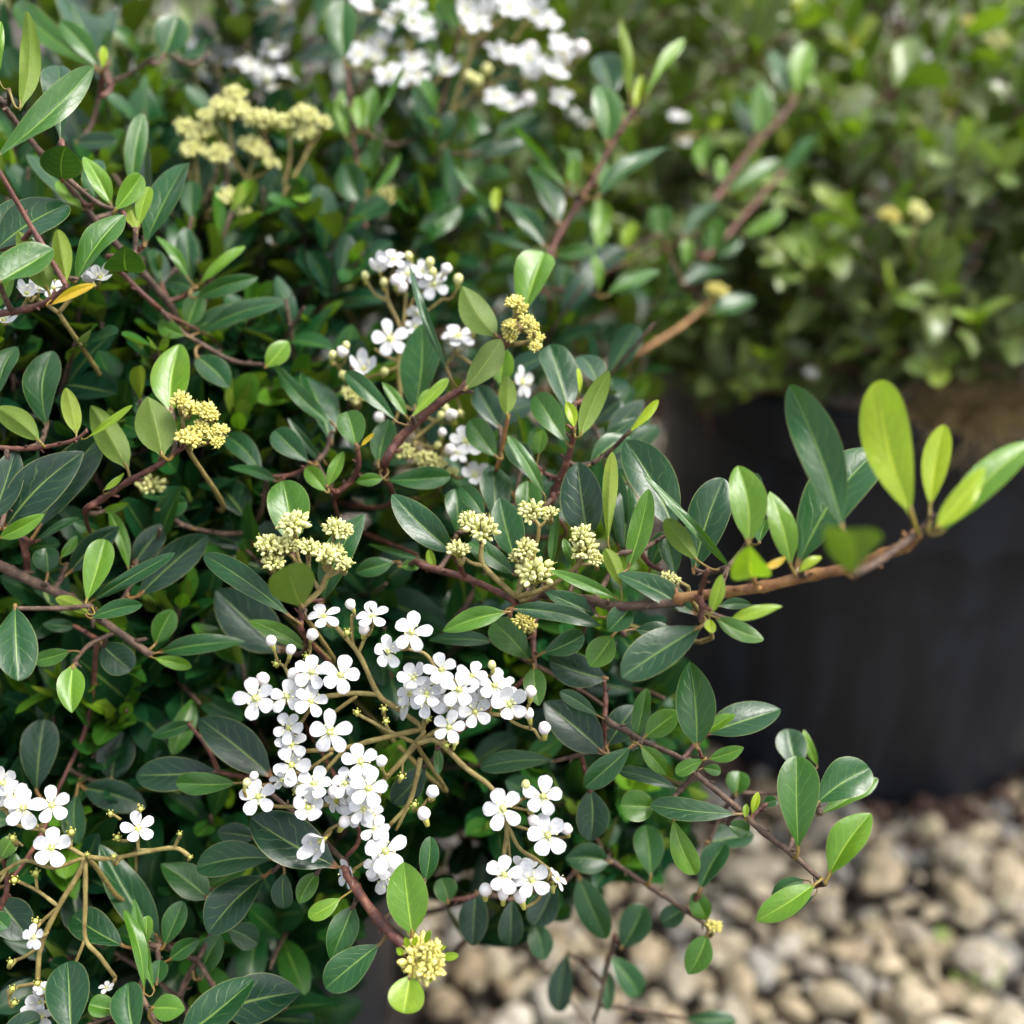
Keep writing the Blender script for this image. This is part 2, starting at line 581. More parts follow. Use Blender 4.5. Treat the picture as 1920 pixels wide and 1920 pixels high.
def lathe(mb, prof, n=72, mat=0):
    vs, fs = [], []
    for r, z, fl in prof: vs += ring(r, z, n, fl)
    for j in range(len(prof) - 1):
        for k in range(n):
            k2 = (k + 1) % n
            fs.append((j * n + k, j * n + k2, (j + 1) * n + k2, (j + 1) * n + k))
    mb.add(vs, fs, None, mat)

def make_pot(loc, label, sc=1.0):
    p = empty('plant_pot', loc, label, 'plant pot', 'black nursery pots')
    T = Matrix.Translation(loc) @ Matrix.Diagonal((sc, sc, sc * PH / 0.25, 1))
    b = MB()
    lathe(b, [(0.001, 0.004, 0), (RB - 0.006, 0.004, 0), (RB - 0.001, 0.0, 0), (RB, 0.004, 0), (RB + 0.002, 0.02, 0.0), (RB + 0.004, 0.028, 0.0018),
              (RB + (RT - RB) * 0.45, 0.12, 0.0018), (RT - 0.006, 0.205, 0.0015), (RT - 0.004, 0.216, 0), (RT - 0.004, 0.222, 0), (RT - 0.008, 0.224, 0),
              (RT - 0.009, 0.15, 0), (RT - 0.012, 0.14, 0)])
    link('body', b.mesh('body', [M_pot]), p, T)
    b = MB()
    lathe(b, [(RT - 0.004, 0.220, 0), (RT + 0.001, 0.2185, 0), (RT + 0.0035, 0.221, 0), (RT + 0.004, 0.242, 0), (RT + 0.0055, 0.2455, 0), (RT + 0.0055, 0.2495, 0),
              (RT + 0.003, 0.2515, 0), (RT - 0.001, 0.2505, 0), (RT - 0.002, 0.245, 0), (RT - 0.004, 0.224, 0)])
    link('rim', b.mesh('rim', [M_pot]), p, T)
    b = MB()
    vs = [(0, 0, 0.228)]; fs = []
    for j in range(1, 9):
        for k in range(40):
            r = (RT - 0.0068) * j / 8; an = 2 * math.pi * k / 40
            vs.append((r * math.cos(an), r * math.sin(an), 0.222 + 0.006 * noise.noise(Vector((r * 60 * math.cos(an), r * 60 * math.sin(an), loc[0] * 9)))))
    for k in range(40):
        fs.append((0, 1 + k, 1 + (k + 1) % 40))
    for j in range(7):
        for k in range(40):
            a_ = 1 + j * 40 + k; b_ = 1 + j * 40 + (k + 1) % 40
            fs.append((a_, a_ + 40, b_ + 40, b_))
    b.add(vs, fs)
    link('potting_soil', b.mesh('potting_soil', [M_mulch]), p, T)
    return p
make_pot(POT_R, 'black plastic nursery pot standing alone on the gravel, its side in plain view')
make_pot(POT_F, 'black nursery pot hidden under the white flowering shrub', 0.86)

# ------------------------------------------------------------------ hero shrub data, read off the photograph
CROP = {'A': (0, 0, 3), 'B': (640, 0, 3), 'C': (1280, 0, 3), 'D': (0, 640, 3), 'E': (640, 640, 3), 'F': (1280, 640, 3),
        'G': (0, 1280, 3), 'H': (640, 1280, 3), 'I': (1280, 1280, 3),
        'P': (430, 1100, 4.8), 'Q': (700, 1100, 4.8), 'R': (430, 1400, 4.8), 'S': (600, 460, 4.364)}
def cp(c, x, y):
    o = CROP[c]
    return o[0] + x / o[2], o[1] + y / o[2]

# leaf: base x y, tip x y, seen width, tint 0-9, distance mm, [tip recession mm], [roll deg towards the sky], [u = underside]
LEAVES = {
'A': """-60 920 530 370 135 4 214 12 38;110 620 150 60 120 6 225 u;-10 440 5 120 60 6 225;555 400 85 20 165 4 290 10;560 390 340 120 130 4 285
560 330 390 0 220 2 300 30 30;610 360 640 60 90 2 300 25 40;575 390 585 260 50 8 283;920 320 1000 95 200 3 300;345 810 330 370 170 2 242 10 20
350 1020 370 820 240 2 232 -10 0;630 1160 470 880 120 6 240;640 1190 795 985 130 6 238;780 1290 840 1050 90 7 240;770 1310 720 1150 80 7 238 u
740 1080 805 640 120 4 262;810 1390 1045 920 190 3 250 8 40;850 1300 830 830 150 1 266 10 40;420 1590 700 1210 140 4 225 8 45
-40 1420 380 1150 230 2 222 8 50;-60 1300 200 1180 150 2 230 6 50;-30 1600 300 1400 190 4 212 8 45;275 1640 100 1300 160 6 220 u;375 1600 320 1290 110 7 218 u
280 1720 530 1600 60 9 216;-20 1740 70 1530 90 6 220;710 1530 700 1380 240 2 235 -12 0;500 1200 170 870 130 2 262 8 40;470 1180 320 1020 80 6 255
530 1150 560 900 120 3 250 8 30;1060 1570 880 1330 70 5 270;1120 1600 1380 1385 70 6 270;1090 1680 1450 1560 110 3 268;1080 1640 1050 1280 120 2 275 8 30
910 1610 870 1400 120 2 280 8 30;1040 1860 1460 1720 140 2 275 4 35;1100 1880 1600 1700 120 2 270;1050 1850 1130 1640 130 4 272;1050 1890 890 1820 110 5 265
1090 1620 950 1580 100 2 268;1540 1390 1430 1150 180 2 330;1570 1400 1700 1150 200 2 330;1990 760 1830 590 140 5 325;1920 1440 1600 1160 130 2 330 8 40
420 800 660 790 100 1 290 0 30;1080 1240 1080 1020 130 3 290;1180 300 1010 330 60 2 320 0 60""",
'B': """20 360 10 10 190 3 320;1520 560 1450 310 180 2 335 12 20;1495 810 1450 480 180 4 325;1620 550 1565 100 70 7 328 u;1650 620 1690 420 45 8 328
1700 560 1930 220 70 6 325 8 30;1430 1120 1850 830 100 3 320 10 45;1450 1060 1600 930 70 7 322;1310 1040 1320 885 90 6 322;1290 1010 1270 840 100 5 328 12 45
1440 1050 1440 850 100 5 332 12 45;1280 1070 970 705 60 5 322;1225 1270 1050 940 130 2 325 12 45;1230 1160 1070 940 100 5 332;1150 1390 910 1130 120 2 322 8 25
1100 1420 800 1310 50 2 318 4 30;1200 1440 1440 1400 90 4 318;1320 1570 1590 1400 160 1 340 8 50;1020 1790 1140 1420 200 6 254 8 30;880 1900 680 1610 190 5 245 u
1450 1640 1420 1430 70 6 335;1480 1670 1790 1530 80 4 335 8 50;1240 1630 1270 1500 150 3 345;100 740 95 545 110 6 322;140 740 190 490 110 5 326
30 780 0 500 80 6 324;155 1090 200 780 150 4 330 12 45;110 1160 20 920 190 3 322;150 1120 330 870 50 5 318;150 760 360 370 40 4 315
380 1430 670 1160 150 3 330 8 15;460 780 450 510 170 3 350;720 900 1080 800 90 1 350 4 40;700 850 870 770 100 2 345;860 790 1090 640 80 2 350 8 50
870 1190 640 940 40 4 330;840 1280 760 1160 40 4 332;870 1200 875 1060 60 8 330;1790 1330 1790 1160 150 4 380;1440 1420 1450 1120 110 6 370
1590 1400 1650 1250 90 7 370;680 160 540 0 120 4 340""",
'C': """605 540 500 280 120 3 425 14 35;640 540 700 240 150 6 425;390 810 310 540 110 2 420 14 40;420 770 450 460 140 5 420;250 1090 540 900 90 4 415 8 40
110 970 130 750 110 6 420 10 20;230 1050 215 880 80 6 418;570 980 750 760 100 3 425 10 45;330 1330 570 1190 90 6 420;170 1450 330 1350 80 3 415
0 1340 200 1130 100 2 400 10 45;150 1450 200 1210 130 4 405;20 1500 20 1330 80 6 400;0 1600 220 1510 110 2 385 6 45;150 1760 400 1680 120 3 390 6 40""",
'D': """265 490 295 55 190 3 240 10 25;430 525 370 260 105 7 232 u;230 570 -20 370 150 6 230 u;480 550 745 360 50 7 230;720 720 510 360 170 5 240 u
915 650 830 310 240 5 232 u;960 400 1010 15 225 6 242 8 15;-20 330 95 30 120 3 232 8 30;-60 1040 90 600 190 1 228;20 1060 470 620 270 1 232 4 12
200 1080 555 545 230 1 246;-10 1110 250 970 100 6 222;480 1480 590 1115 165 6 236 6 10;500 1470 985 1190 90 2 236;770 1440 1165 1090 200 1 252
510 1540 315 1440 80 7 234 u;505 1560 800 1480 100 3 234;380 1310 670 1040 150 1 250;270 1310 260 1160 150 3 248;85 1480 100 1910 240 2 228 -10 0
870 1710 970 1510 140 4 250;890 1750 1380 1690 120 3 250 2 15;860 1780 1080 1830 80 6 245;570 1700 740 1850 190 1 250;725 1290 610 940 80 5 252
580 840 700 740 40 7 238;750 1250 930 1030 150 1 260;440 1600 240 1590 80 2 255;400 1740 180 1800 100 4 240;410 1820 405 2090 160 6 235 -6 0
1650 1560 1145 1200 150 2 228 8 10;1700 1500 1620 1260 280 4 212 -10 0 u;1640 1160 1590 785 250 5 235 5 5;1810 1480 2050 970 170 3 236;1740 1740 1400 1570 110 5 240
1600 1750 1215 1400 300 1 262;1835 850 1720 710 110 6 245;1840 820 1930 620 80 6 245;1750 690 1545 500 160 2 252 4 10;1890 480 1545 130 100 3 255
1860 570 1720 200 200 2 263 10 40;1840 700 1620 430 60 2 258;1560 790 1285 710 70 3 255 4 30;1480 760 1270 530 130 2 262 6 20;1390 1000 1190 770 190 1 270 8 35
1410 1170 1140 1060 130 1 272;1100 1060 840 960 120 1 265 6 25;1100 80 1290 260 160 2 265 -4 20;880 950 1050 900 140 3 262;1490 150 1620 0 130 6 262
190 820 200 640 130 2 242 10 50;570 960 725 910 50 6 250;200 1130 450 990 60 2 240;340 1220 435 1095 60 5 244""",
'E': """410 410 450 -100 230 3 256 10 35;605 185 384 -430 55 2 245;690 280 900 -10 160 3 240 u;320 460 25 175 110 3 245;370 430 230 230 70 5 250
380 440 600 210 70 7 242;430 400 500 270 60 6 246;85 590 30 395 170 4 245;110 590 185 515 30 9 242;205 690 270 440 150 3 252;240 780 615 760 130 3 250 0 15
240 770 80 790 80 5 248;640 1200 285 860 200 2 232 5 5;650 1100 640 830 150 3 250;810 1000 670 815 110 3 242;860 1010 850 700 190 2 250 8 20
975 1230 890 880 200 3 240;1040 1010 1050 785 160 4 245;980 1320 720 1130 130 3 236;1150 880 935 530 90 4 240;1080 800 940 570 140 2 248 6 20
880 660 720 440 160 4 250;930 420 935 195 110 6 245 u;900 260 920 40 150 6 252;1290 450 1170 20 180 2 252 10 35;1340 300 1330 150 35 8 248
1440 250 1350 80 150 2 258 8 35;1340 540 1505 165 130 6 240 u;1280 590 1090 300 150 4 245;1310 490 1265 340 70 8 238;1390 700 1620 540 140 3 250 4 20
1440 580 1660 430 80 2 258;1610 520 1785 330 50 8 245;1390 1130 1330 680 260 1 238;1500 1150 1525 620 85 7 228 u;1880 1080 1600 560 260 2 236 8 18
1560 1160 1560 740 180 3 246;1590 1200 1610 810 170 3 244;1610 1290 1730 830 140 5 232;2220 1310 1695 745 60 4 222;2010 1240 1820 1000 130 5 222 u
1575 1390 1485 1165 100 7 222 u;1560 1450 1170 1285 80 5 222;2000 1540 1555 1310 150 2 218 4 30;1455 1550 1145 1410 120 2 228 2 20;940 1500 1460 1600 110 2 226 0 10
935 1520 570 1630 130 5 224;1630 1500 1500 1630 150 3 222;1530 1650 1400 1830 170 5 226;2030 1600 1575 1890 230 2 214 -4 25;1060 1800 850 1580 200 4 245
860 1690 490 1680 100 2 250 2 30;1120 1760 1365 1650 140 2 240;1500 1900 1170 1800 200 1 245;1640 1620 1870 1680 130 2 230 0 30;490 1240 150 1140 40 3 250
300 1240 80 1300 110 3 255;1180 1270 1220 950 60 4 238;1310 1270 1250 1110 60 5 236;1730 1300 1830 1080 120 3 242;1880 1330 1820 1090 130 3 238
900 500 760 250 160 1 262 8 20;1080 1830 1110 2050 140 5 236 -4 0;1110 640 1130 500 90 6 250;330 1270 440 1260 80 5 250;530 1280 490 1170 55 7 246
1500 560 1700 330 130 1 276;1560 640 1780 480 120 2 282;1400 480 1570 330 140 1 285;1600 640 1730 400 110 3 290;1480 700 1680 620 120 1 280;1520 420 1640 260 110 2 300""",
'F': """390 1330 380 1150 240 7 195 -12 0;370 1140 310 700 220 6 205 6 10;610 1270 490 845 160 6 205 5 10;910 1080 600 245 250 3 196 7 12;640 1280 1100 610 330 3 207 8 25
1300 1010 1100 220 290 8 186 4 0;1390 950 1470 470 160 8 190 4 0;1420 1060 1700 710 140 8 183 2 0;1440 1090 1990 560 200 6 186 4 20;960 1320 920 1060 340 4 166 -15 0 u
450 1280 580 1210 50 9 200;180 1550 455 1680 120 5 216;150 1560 160 1640 70 8 210;155 1540 220 1310 80 7 208;200 1490 390 1480 70 3 222
250 1580 560 1490 80 7 262;60 1310 230 770 250 2 229;400 1100 410 740 120 2 226;430 1140 490 990 110 4 220 8 40;650 1300 780 1210 60 8 200""",
'G': """205 620 250 205 210 1 255;620 560 700 275 220 1 265;460 590 820 700 180 1 262;430 620 440 910 130 2 260;1530 530 1120 200 240 1 245 6 10
1250 500 765 520 210 1 250 0 15;1350 565 990 565 130 4 240;1080 220 850 300 90 3 255;1900 1040 1410 760 290 1 231 4 15;1560 990 1105 1040 200 2 238 0 20
1440 870 1220 840 130 1 248;1500 1080 1170 1410 230 1 242 -6 30;1180 1220 905 1020 190 3 248;910 1470 560 910 210 2 245;710 1490 410 1310 190 2 235 4 25
810 1740 700 1280 90 5 222;870 1740 755 1215 80 5 224;830 1480 830 1310 80 6 232;920 1490 1030 1230 130 3 240;400 2000 380 1570 260 2 218 8 20
760 2000 720 1690 200 3 215 6 20;1010 2010 1430 1670 240 2 215 6 25;1240 1840 1690 1740 290 1 235;850 1830 1040 1840 150 5 216;660 1840 500 1810 130 5 222
1790 1060 1680 1240 120 5 236;1600 1060 1600 1270 130 2 240;1920 1210 1735 1320 110 6 226;-20 1210 160 1440 220 1 240;-40 1300 45 1380 120 3 228
0 1000 80 860 110 5 235;50 1080 90 960 80 4 236;1120 1670 1240 1420 160 3 245;950 1560 1120 1440 110 3 240;880 1700 900 1560 110 3 236;480 1450 400 1150 180 1 262
2150 1460 1830 1720 210 3 224 -4 10;1990 1250 1860 1560 180 3 230 -4 0;-20 1990 230 1890 150 1 222;1270 1380 1450 1470 150 2 248""",
'H': """400 1430 350 1010 250 6 220 3 0;470 1130 500 865 120 3 228;390 1640 350 1860 220 7 215 -4 0;1480 400 1140 110 260 1 242 4 10;1220 440 780 480 130 2 245 0 20
1640 350 1370 590 150 3 232;1680 350 1830 520 110 5 232;1700 310 1900 160 150 5 236;1660 320 1720 30 110 4 238;1490 360 1650 130 180 1 246
1900 600 1550 490 90 2 234 2 20;1770 700 1570 690 190 5 232;1400 590 1400 890 200 1 250;1520 1010 1260 990 180 2 265;1740 1100 1710 800 180 3 262
1330 1080 1490 1440 190 3 275;1570 1500 1700 1250 190 2 280;1200 1100 1080 1370 180 1 270;960 1200 950 1480 150 1 265;760 1170 740 1480 180 1 262
1080 1320 1140 1560 150 3 280;600 1240 560 1100 140 4 255;1280 1500 1220 1850 150 1 310;1500 1530 1680 1760 150 3 300;1480 1580 1500 1850 80 2 300
530 350 545 520 60 4 234;1450 190 1230 50 90 2 240;480 460 290 680 170 1 250;1960 1250 1800 1350 130 2 265""",
'I': """-60 750 70 1080 150 6 232 -4 0;80 370 40 -120 240 3 228 4 0;120 290 550 150 200 2 240 4 35;130 280 295 180 80 6 232;140 430 345 365 90 5 230
125 430 -40 510 90 5 228;110 480 215 500 70 4 236;320 740 -180 690 140 2 228 2 25;230 790 375 840 100 4 234;650 950 640 410 240 4 226
740 690 1050 480 240 3 236 4 10;760 750 1100 540 90 5 245 6 40;650 500 590 260 180 2 255 6 20;760 470 680 265 60 6 258;820 1090 1060 735 200 6 226
750 1130 415 1340 150 6 224 -2 20;690 1110 500 1200 90 3 232;750 1190 520 1340 60 2 230;300 640 320 500 140 4 258;130 900 400 850 160 2 262 2 35
90 1180 240 900 150 2 255;140 1340 60 1180 130 5 258;140 1410 30 1640 160 5 255;350 760 360 680 40 7 228;390 740 425 615 50 8 228;450 690 530 660 70 3 234
0 1890 300 1900 100 2 300"""}

# stems: crop | colour | radius at both ends (crop px) | distance at both ends | points from the inner end outwards
STEMS = """A brown 30 22 278 236 1050 1880 960 1720 800 1530 560 1270 400 1060 240 870 60 650 -20 540
A red 22 16 262 252 900 1740 690 1540 600 1440
A red 30 20 222 217 -90 1800 150 1740 280 1690 375 1610
A brown 16 14 300 292 600 510 740 410 870 320
A red 20 16 292 285 560 540 575 460 570 395
B red 30 18 322 328 1120 1570 1180 1420 1230 1310 1330 1150 1420 1000 1500 850 1590 700 1650 610
B red 20 14 328 323 140 1400 130 1180 70 800 50 560 30 370
B red 12 10 345 336 1080 1650 1240 1635 1440 1660
B brown 14 12 334 330 910 1330 890 1270 870 1195
C red 26 20 412 426 150 1160 200 1100 280 980 400 820 540 680 640 550
C red 24 18 405 425 100 1480 260 1310 420 1130 560 970
C orange 22 18 380 392 -300 2020 0 1830 200 1650
D red 22 14 232 230 -90 590 100 605 200 600 330 580 430 550 490 505
D red 30 20 244 234 480 960 570 890 720 790 900 690 1045 585
D brown 46 30 246 246 -90 1200 60 1290 200 1360 400 1450 560 1560 850 1765
D brown 20 16 246 240 640 1640 500 1710 420 1800
D red 30 26 250 246 150 1300 145 1200 120 1100
D red 26 20 232 229 1705 1640 1695 1560 1690 1490
E red 30 26 248 236 420 1240 520 1280 700 1330 880 1410 985 1470
E brown 44 36 240 216 1150 1420 1300 1440 1420 1460 1560 1490 1920 1470
E red 38 28 250 244 240 700 320 560 450 430 560 340 700 250 890 60 930 0
E red 30 22 254 242 1170 920 1200 830 1260 700 1300 560 1310 490
E orange 20 16 258 248 870 740 900 620 940 410
E red 24 20 248 240 1085 1580 1080 1700 1090 1850
E red 26 20 252 244 -40 880 60 780 95 700 90 590
F orange 40 52 216 188 -20 1445 250 1410 450 1380 750 1310 960 1270 1130 1200 1250 1150 1320 1080
F red 26 16 212 206 90 1450 110 1370 140 1280
F orange 24 18 206 203 420 1390 400 1340 390 1310
G brown 30 22 252 244 1010 1780 1060 1650 1110 1560
H red 34 46 232 220 20 1010 80 1150 200 1320 350 1480
H brown 26 20 242 230 1480 200 1600 270 1700 330 1920 430 1990 510
I brown 26 22 232 226 70 510 300 700 450 840 620 970 800 1130
I red 18 14 231 228 70 480 110 440 90 370
H brown 22 18 268 258 1450 960 1530 1010 1740 1150 1920 1270 2050 1360
H brown 16 12 300 290 1420 1900 1500 1580 1530 1420"""

shrub = empty('flowering_shrub', Vector((POT_F.x, POT_F.y, 0.203)),
              'evergreen shrub full of tiny white flower clusters, arching over the gravel', 'shrub')
TRUNK = Vector((POT_F.x + 0.01, POT_F.y + 0.01, 0.27))
STEM_MAT = {'brown': M_brown, 'red': M_red, 'orange': M_orange}
branches = []           # (object, sampled points)

def nearest(p):
    best = (1e9, None, None)
    for o, path in branches:
        for q in path:
            dd = (q - p).length
            if dd < best[0]: best = (dd, o, q)
    return best

def to_trunk(p0, p1, bend=0.016):
    """continuation of a twig from its visible inner end back to the trunk"""
    out = (p0 - p1).normalized()
    a = p0 + out * bend * 0.7 + FW * bend * 1.5
    b = a.lerp(TRUNK, 0.55) + Vector((0, 0.02, 0.01))
    return [TRUNK + Vector((random.uniform(-.006, .006), random.uniform(-.006, .006), random.uniform(-.02, .04))), b, a]

def make_branch(pts, mat, r0, r1, inner=True, name='branch', sides=9, reach=0.009):
    if inner and branches:
        dd, o, q = nearest(pts[0])
        if dd < reach:
            inner = False
            if dd > 0.0008: pts = [q] + ([q.lerp(pts[0], 0.5) + FW * dd * 0.22] if dd > 0.006 else []) + pts
    full = (to_trunk(pts[0], pts[1]) if inner else []) + pts
    path = smooth_path(full, 6)
    ni = 18 if inner else 0
    b = MB()
    if inner:
        add_tube(b, path[:ni + 1], r0 * 0.5, r0 * 0.6, 6, 0, 0.04)
    add_tube(b, path[ni:], r0, r1, sides, 0, 0.05, nodes=6)
    # short snags and leaf scars at the nodes
    for i in range(ni + 3, len(path) - 1, 5):
        t = (path[i + 1] - path[i]).normalized()
        s = t.orthogonal().normalized()
        s.rotate(Matrix.Rotation(random.uniform(0, 6.28), 3, t))
        add_tube(b, [path[i], path[i] + (s + t * 0.8) * r0 * 2.0], r0 * 0.6, r0 * 0.3, 5)
    o = link(name, b.mesh(name, [mat]), shrub)
    branches.append((o, path[ni:]))
    return o

for line in STEMS.strip().split('\n'):
    tk = line.split()
    c, colr = tk[0], tk[1]
    w0, w1, d0, d1 = map(float, tk[2:6])
    xy = list(map(float, tk[6:]))
    n = len(xy) // 2
    pts = []
    for i in range(n):
        pts.append(at(*cp(c, xy[2 * i], xy[2 * i + 1]), d0 + (d1 - d0) * i / (n - 1)))
    sc = CROP[c][2]
    make_branch(pts, STEM_MAT[colr], w0 / sc * d0 / FPX / 1000 * 0.70, w1 / sc * d1 / FPX / 1000 * 0.70)

# read the leaves
hero = []
for c, txt in LEAVES.items():
    for rec in txt.replace('\n', ';').split(';'):
        tk = rec.split()
        und = tk[-1] == 'u'
        if und: tk = tk[:-1]
        v = list(map(float, tk))
        sc = CROP[c][2]
        b = cp(c, v[0], v[1]); t = cp(c, v[2], v[3])
        d = v[6]
        lpx = math.hypot(t[0] - b[0], t[1] - b[1])
        Lmm = lpx * d / FPX
        upn = (b[1] - t[1]) / max(lpx, 1)
        dz = v[7] if len(v) > 7 else Lmm * 0.22 * upn + random.uniform(-1.5, 1.5)
        roll = v[8] if len(v) > 8 else random.uniform(-8, 22)
        B = at(*b, d); T = at(*t, d + dz)
        W = v[4] / sc * (d + dz / 2) / FPX / 1000
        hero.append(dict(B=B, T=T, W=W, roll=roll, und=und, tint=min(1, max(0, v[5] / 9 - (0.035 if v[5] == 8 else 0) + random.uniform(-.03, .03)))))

# twigs for leaves that no drawn stem reaches
loose = [h for h in hero if nearest(h['B'])[0] > 0.0045]
groups = []
for h in loose:
    for g in groups:
        if (g[0]['B'] - h['B']).length < 0.009:
            g.append(h); break
    else:
        groups.append([h])
for g in groups:
    c = sum((h['B'] for h in g), Vector()) / len(g)
    ax = sum(((h['T'] - h['B']).normalized() for h in g), Vector())
    dd, o, q = nearest(c)
    mt = random.choice([M_red, M_brown, M_brown])
    e = c + (ax.normalized() * 0.001 if ax.length > 0.2 else Vector())
    if dd < 0.045:
        make_branch([q, q.lerp(c, 0.5) + FW * dd * 0.18 - UP * dd * 0.06, e], mt, 0.00062, 0.00048, False, 'branch', 7)
    else:
        back = ((TRUNK - c).normalized() * 0.6 + FW * 0.8).normalized()
        make_branch([c + back * 0.012, e], mt, 0.00075, 0.0005, True, 'branch', 7, 0.0)

def make_hero_leaf(h):
    a = h['T'] - h['B']
    L = a.length
    a_ = a.normalized()
    mid = (h['B'] + h['T']) / 2
    n = (CAM - mid).normalized()
    n = (n - a_ * n.dot(a_)).normalized()
    s = a_.cross(n)
    sgn = 1 if s.z > 0 else -1                       # roll the face towards the sky
    r = R(h['roll'])
    n2 = n * math.cos(r) + s * sgn * math.sin(r)
    if h['und']: n2 = -n2
    hw = h['W'] / 2 / max(0.35, math.cos(r))
    hw = min(hw * 0.93, L * 0.60)
    wide = h['W'] > 0.8 * L
    oa, ob = (random.uniform(0.6, 0.7), random.uniform(0.42, 0.5)) if wide else outline()
    g = leaf_grid(10, 16, oa, ob, random.uniform(0.35, 0.85) * hw * 2 / L * 1.7, random.uniform(-0.02, 0.085), random.uniform(-0.22, 0.22),
                  random.uniform(0.0, 0.028), random.uniform(0, 6))
    v = g[0].copy()
    # length includes the stalk; bend sideways a little
    v[:, 0] = v[:, 0] * hw + (random.uniform(-0.05, 0.05) * np.sin(v[:, 1] * 3.14)) * L
    v[:, 1] *= L
    v[:, 2] *= L
    att = g[2].copy(); att[:, 2] = h['tint']
    m = MB()
    m.add(v, g[1], att)
    B = h['B']
    F = frame(B, a_, n2)
    dd, o, q = nearest(B)
    ql = F.inverted() @ q
    if 0.0002 < dd < 0.012:                          # the leaf stalk, back to its stem
        kk = min(0.00042, hw * 0.12)
        path = smooth_path([ql, ql * 0.45 - Vector((0, min(dd, 0.002) * 0.5, 0)), Vector((0, L * 0.02, 0)), Vector((0, L * 0.10, kk * 0.2))], 4)
        add_tube(m, path, kk * 1.15, kk * 0.8, 6, 0)
        m.a[-1][:, 0] = 0.0; m.a[-1][:, 1] = 0.035; m.a[-1][:, 2] = h['tint']
    me = m.mesh('leaf', [M_leaf])
    link('leaf', me, o, F)
for h in hero:
    make_hero_leaf(h)
print('hero leaves', len(hero), 'branches', len(branches))

# ------------------------------------------------------------------ flowers
def add_petal(m, ang, L, W, cup, curl, asym, mat):
    vs, att = [], []
    nu, nv = 4, 8
    for j in range(nv + 1):
        v = 1 - (1 - j / nv) ** 1.9
        t = v
        w = W * (max(t, 0.0001) ** 0.80 * (1.0 - t) ** 0.42) * 2.08
        w = max(w, 0.075 if v < 0.4 else 0.02)
        for i in range(nu + 1):
            u = -1 + 2 * i / nu
            rr = 0.09 + v * (L - 0.09) * (1 - 0.05 * u * u * v)
            xx = u * w * 0.5 + asym * math.sin(v * 2.6)
            z = cup * v * v + curl * v ** 3 + 0.10 * w * u * u * (1 - 1.2 * v)
            vs.append((xx, rr, z)); att.append((u, v, 0))
    f = []
    for j in range(nv):
        for i in range(nu):
            p = j * (nu + 1) + i
            f.append((p, p + 1, p + nu + 2, p + nu + 1))
    c, s = math.cos(ang), math.sin(ang)
    vs = np.array(vs)
    vs = np.stack([vs[:, 0] * c - vs[:, 1] * s, vs[:, 0] * s + vs[:, 1] * c, vs[:, 2]], 1)
    m.add(vs, f, att, mat)

def flower_mesh(seed, shut=0.0):
    random.seed(seed)
    m = MB()
    L = 1.0
    for k in range(5):
        add_petal(m, 2 * math.pi * k / 5 + random.uniform(-.13, .13), L * random.uniform(0.86, 1.06) * (1 - 0.35 * shut), random.uniform(0.56, 0.72),
                  random.uniform(0.05, 0.42) + shut * random.uniform(0.7, 1.1), random.uniform(-0.32, 0.0), random.uniform(-.06, .06), 0)
    # throat, ovary, stamens, tube
    m.add(xf(Matrix.Diagonal((0.15, 0.15, 0.13, 1)), SPH[0]), SPH[1], None, 1)
    m.add(xf(Matrix.Translation((0, 0, 0.11)) @ Matrix.Diagonal((0.075, 0.075, 0.07, 1)), SPHL[0]), SPHL[1], None, 2)
    for k in range(5):
        an = 2 * math.pi * (k + 0.5) / 5 + random.uniform(-.25, .25)
        rr = random.uniform(0.20, 0.40); zz = random.uniform(0.12, 0.42)
        tip = Vector((rr * math.sin(an), rr * math.cos(an), zz))
        add_tube(m, [Vector((0.10 * math.sin(an), 0.10 * math.cos(an), 0)), tip * 0.6 + Vector((0, 0, .03)), tip], 0.018, 0.013, 4, 0)
        m.add(xf(Matrix.Translation(tip) @ Matrix.Diagonal((0.058, 0.058, 0.045, 1)), SPHL[0]), SPHL[1], None, 2)
    add_tube(m, [Vector((0, 0, 0.02)), Vector((0, 0, -0.12)), Vector((0, 0, -0.28)), Vector((0, 0, -0.5))], 0.15, 0.085, 7, 3)
    return m.mesh('flower', [M_petal, M_center, M_anther, M_calyx])

def bud_mesh(mat, seed, slim=1.0):
    random.seed(seed)
    m = MB()
    V, F = sphere_geo(10, 8)
    V = V.copy()
    ang = np.arctan2(V[:, 1], V[:, 0])
    k = 1 + 0.06 * np.cos(5 * ang) * (1 - V[:, 2] ** 2)
    V[:, 0] *= k * slim; V[:, 1] *= k * slim
    V[:, 2] = V[:, 2] * 1.08 + 0.35
    m.add(V, F, None, 0)
    add_tube(m, [Vector((0, 0, -0.2)), Vector((0, 0, -0.9)), Vector((0, 0, -1.7))], 0.62 * slim, 0.36, 8, 1)
    return m.mesh('bud', [mat, M_calyx])

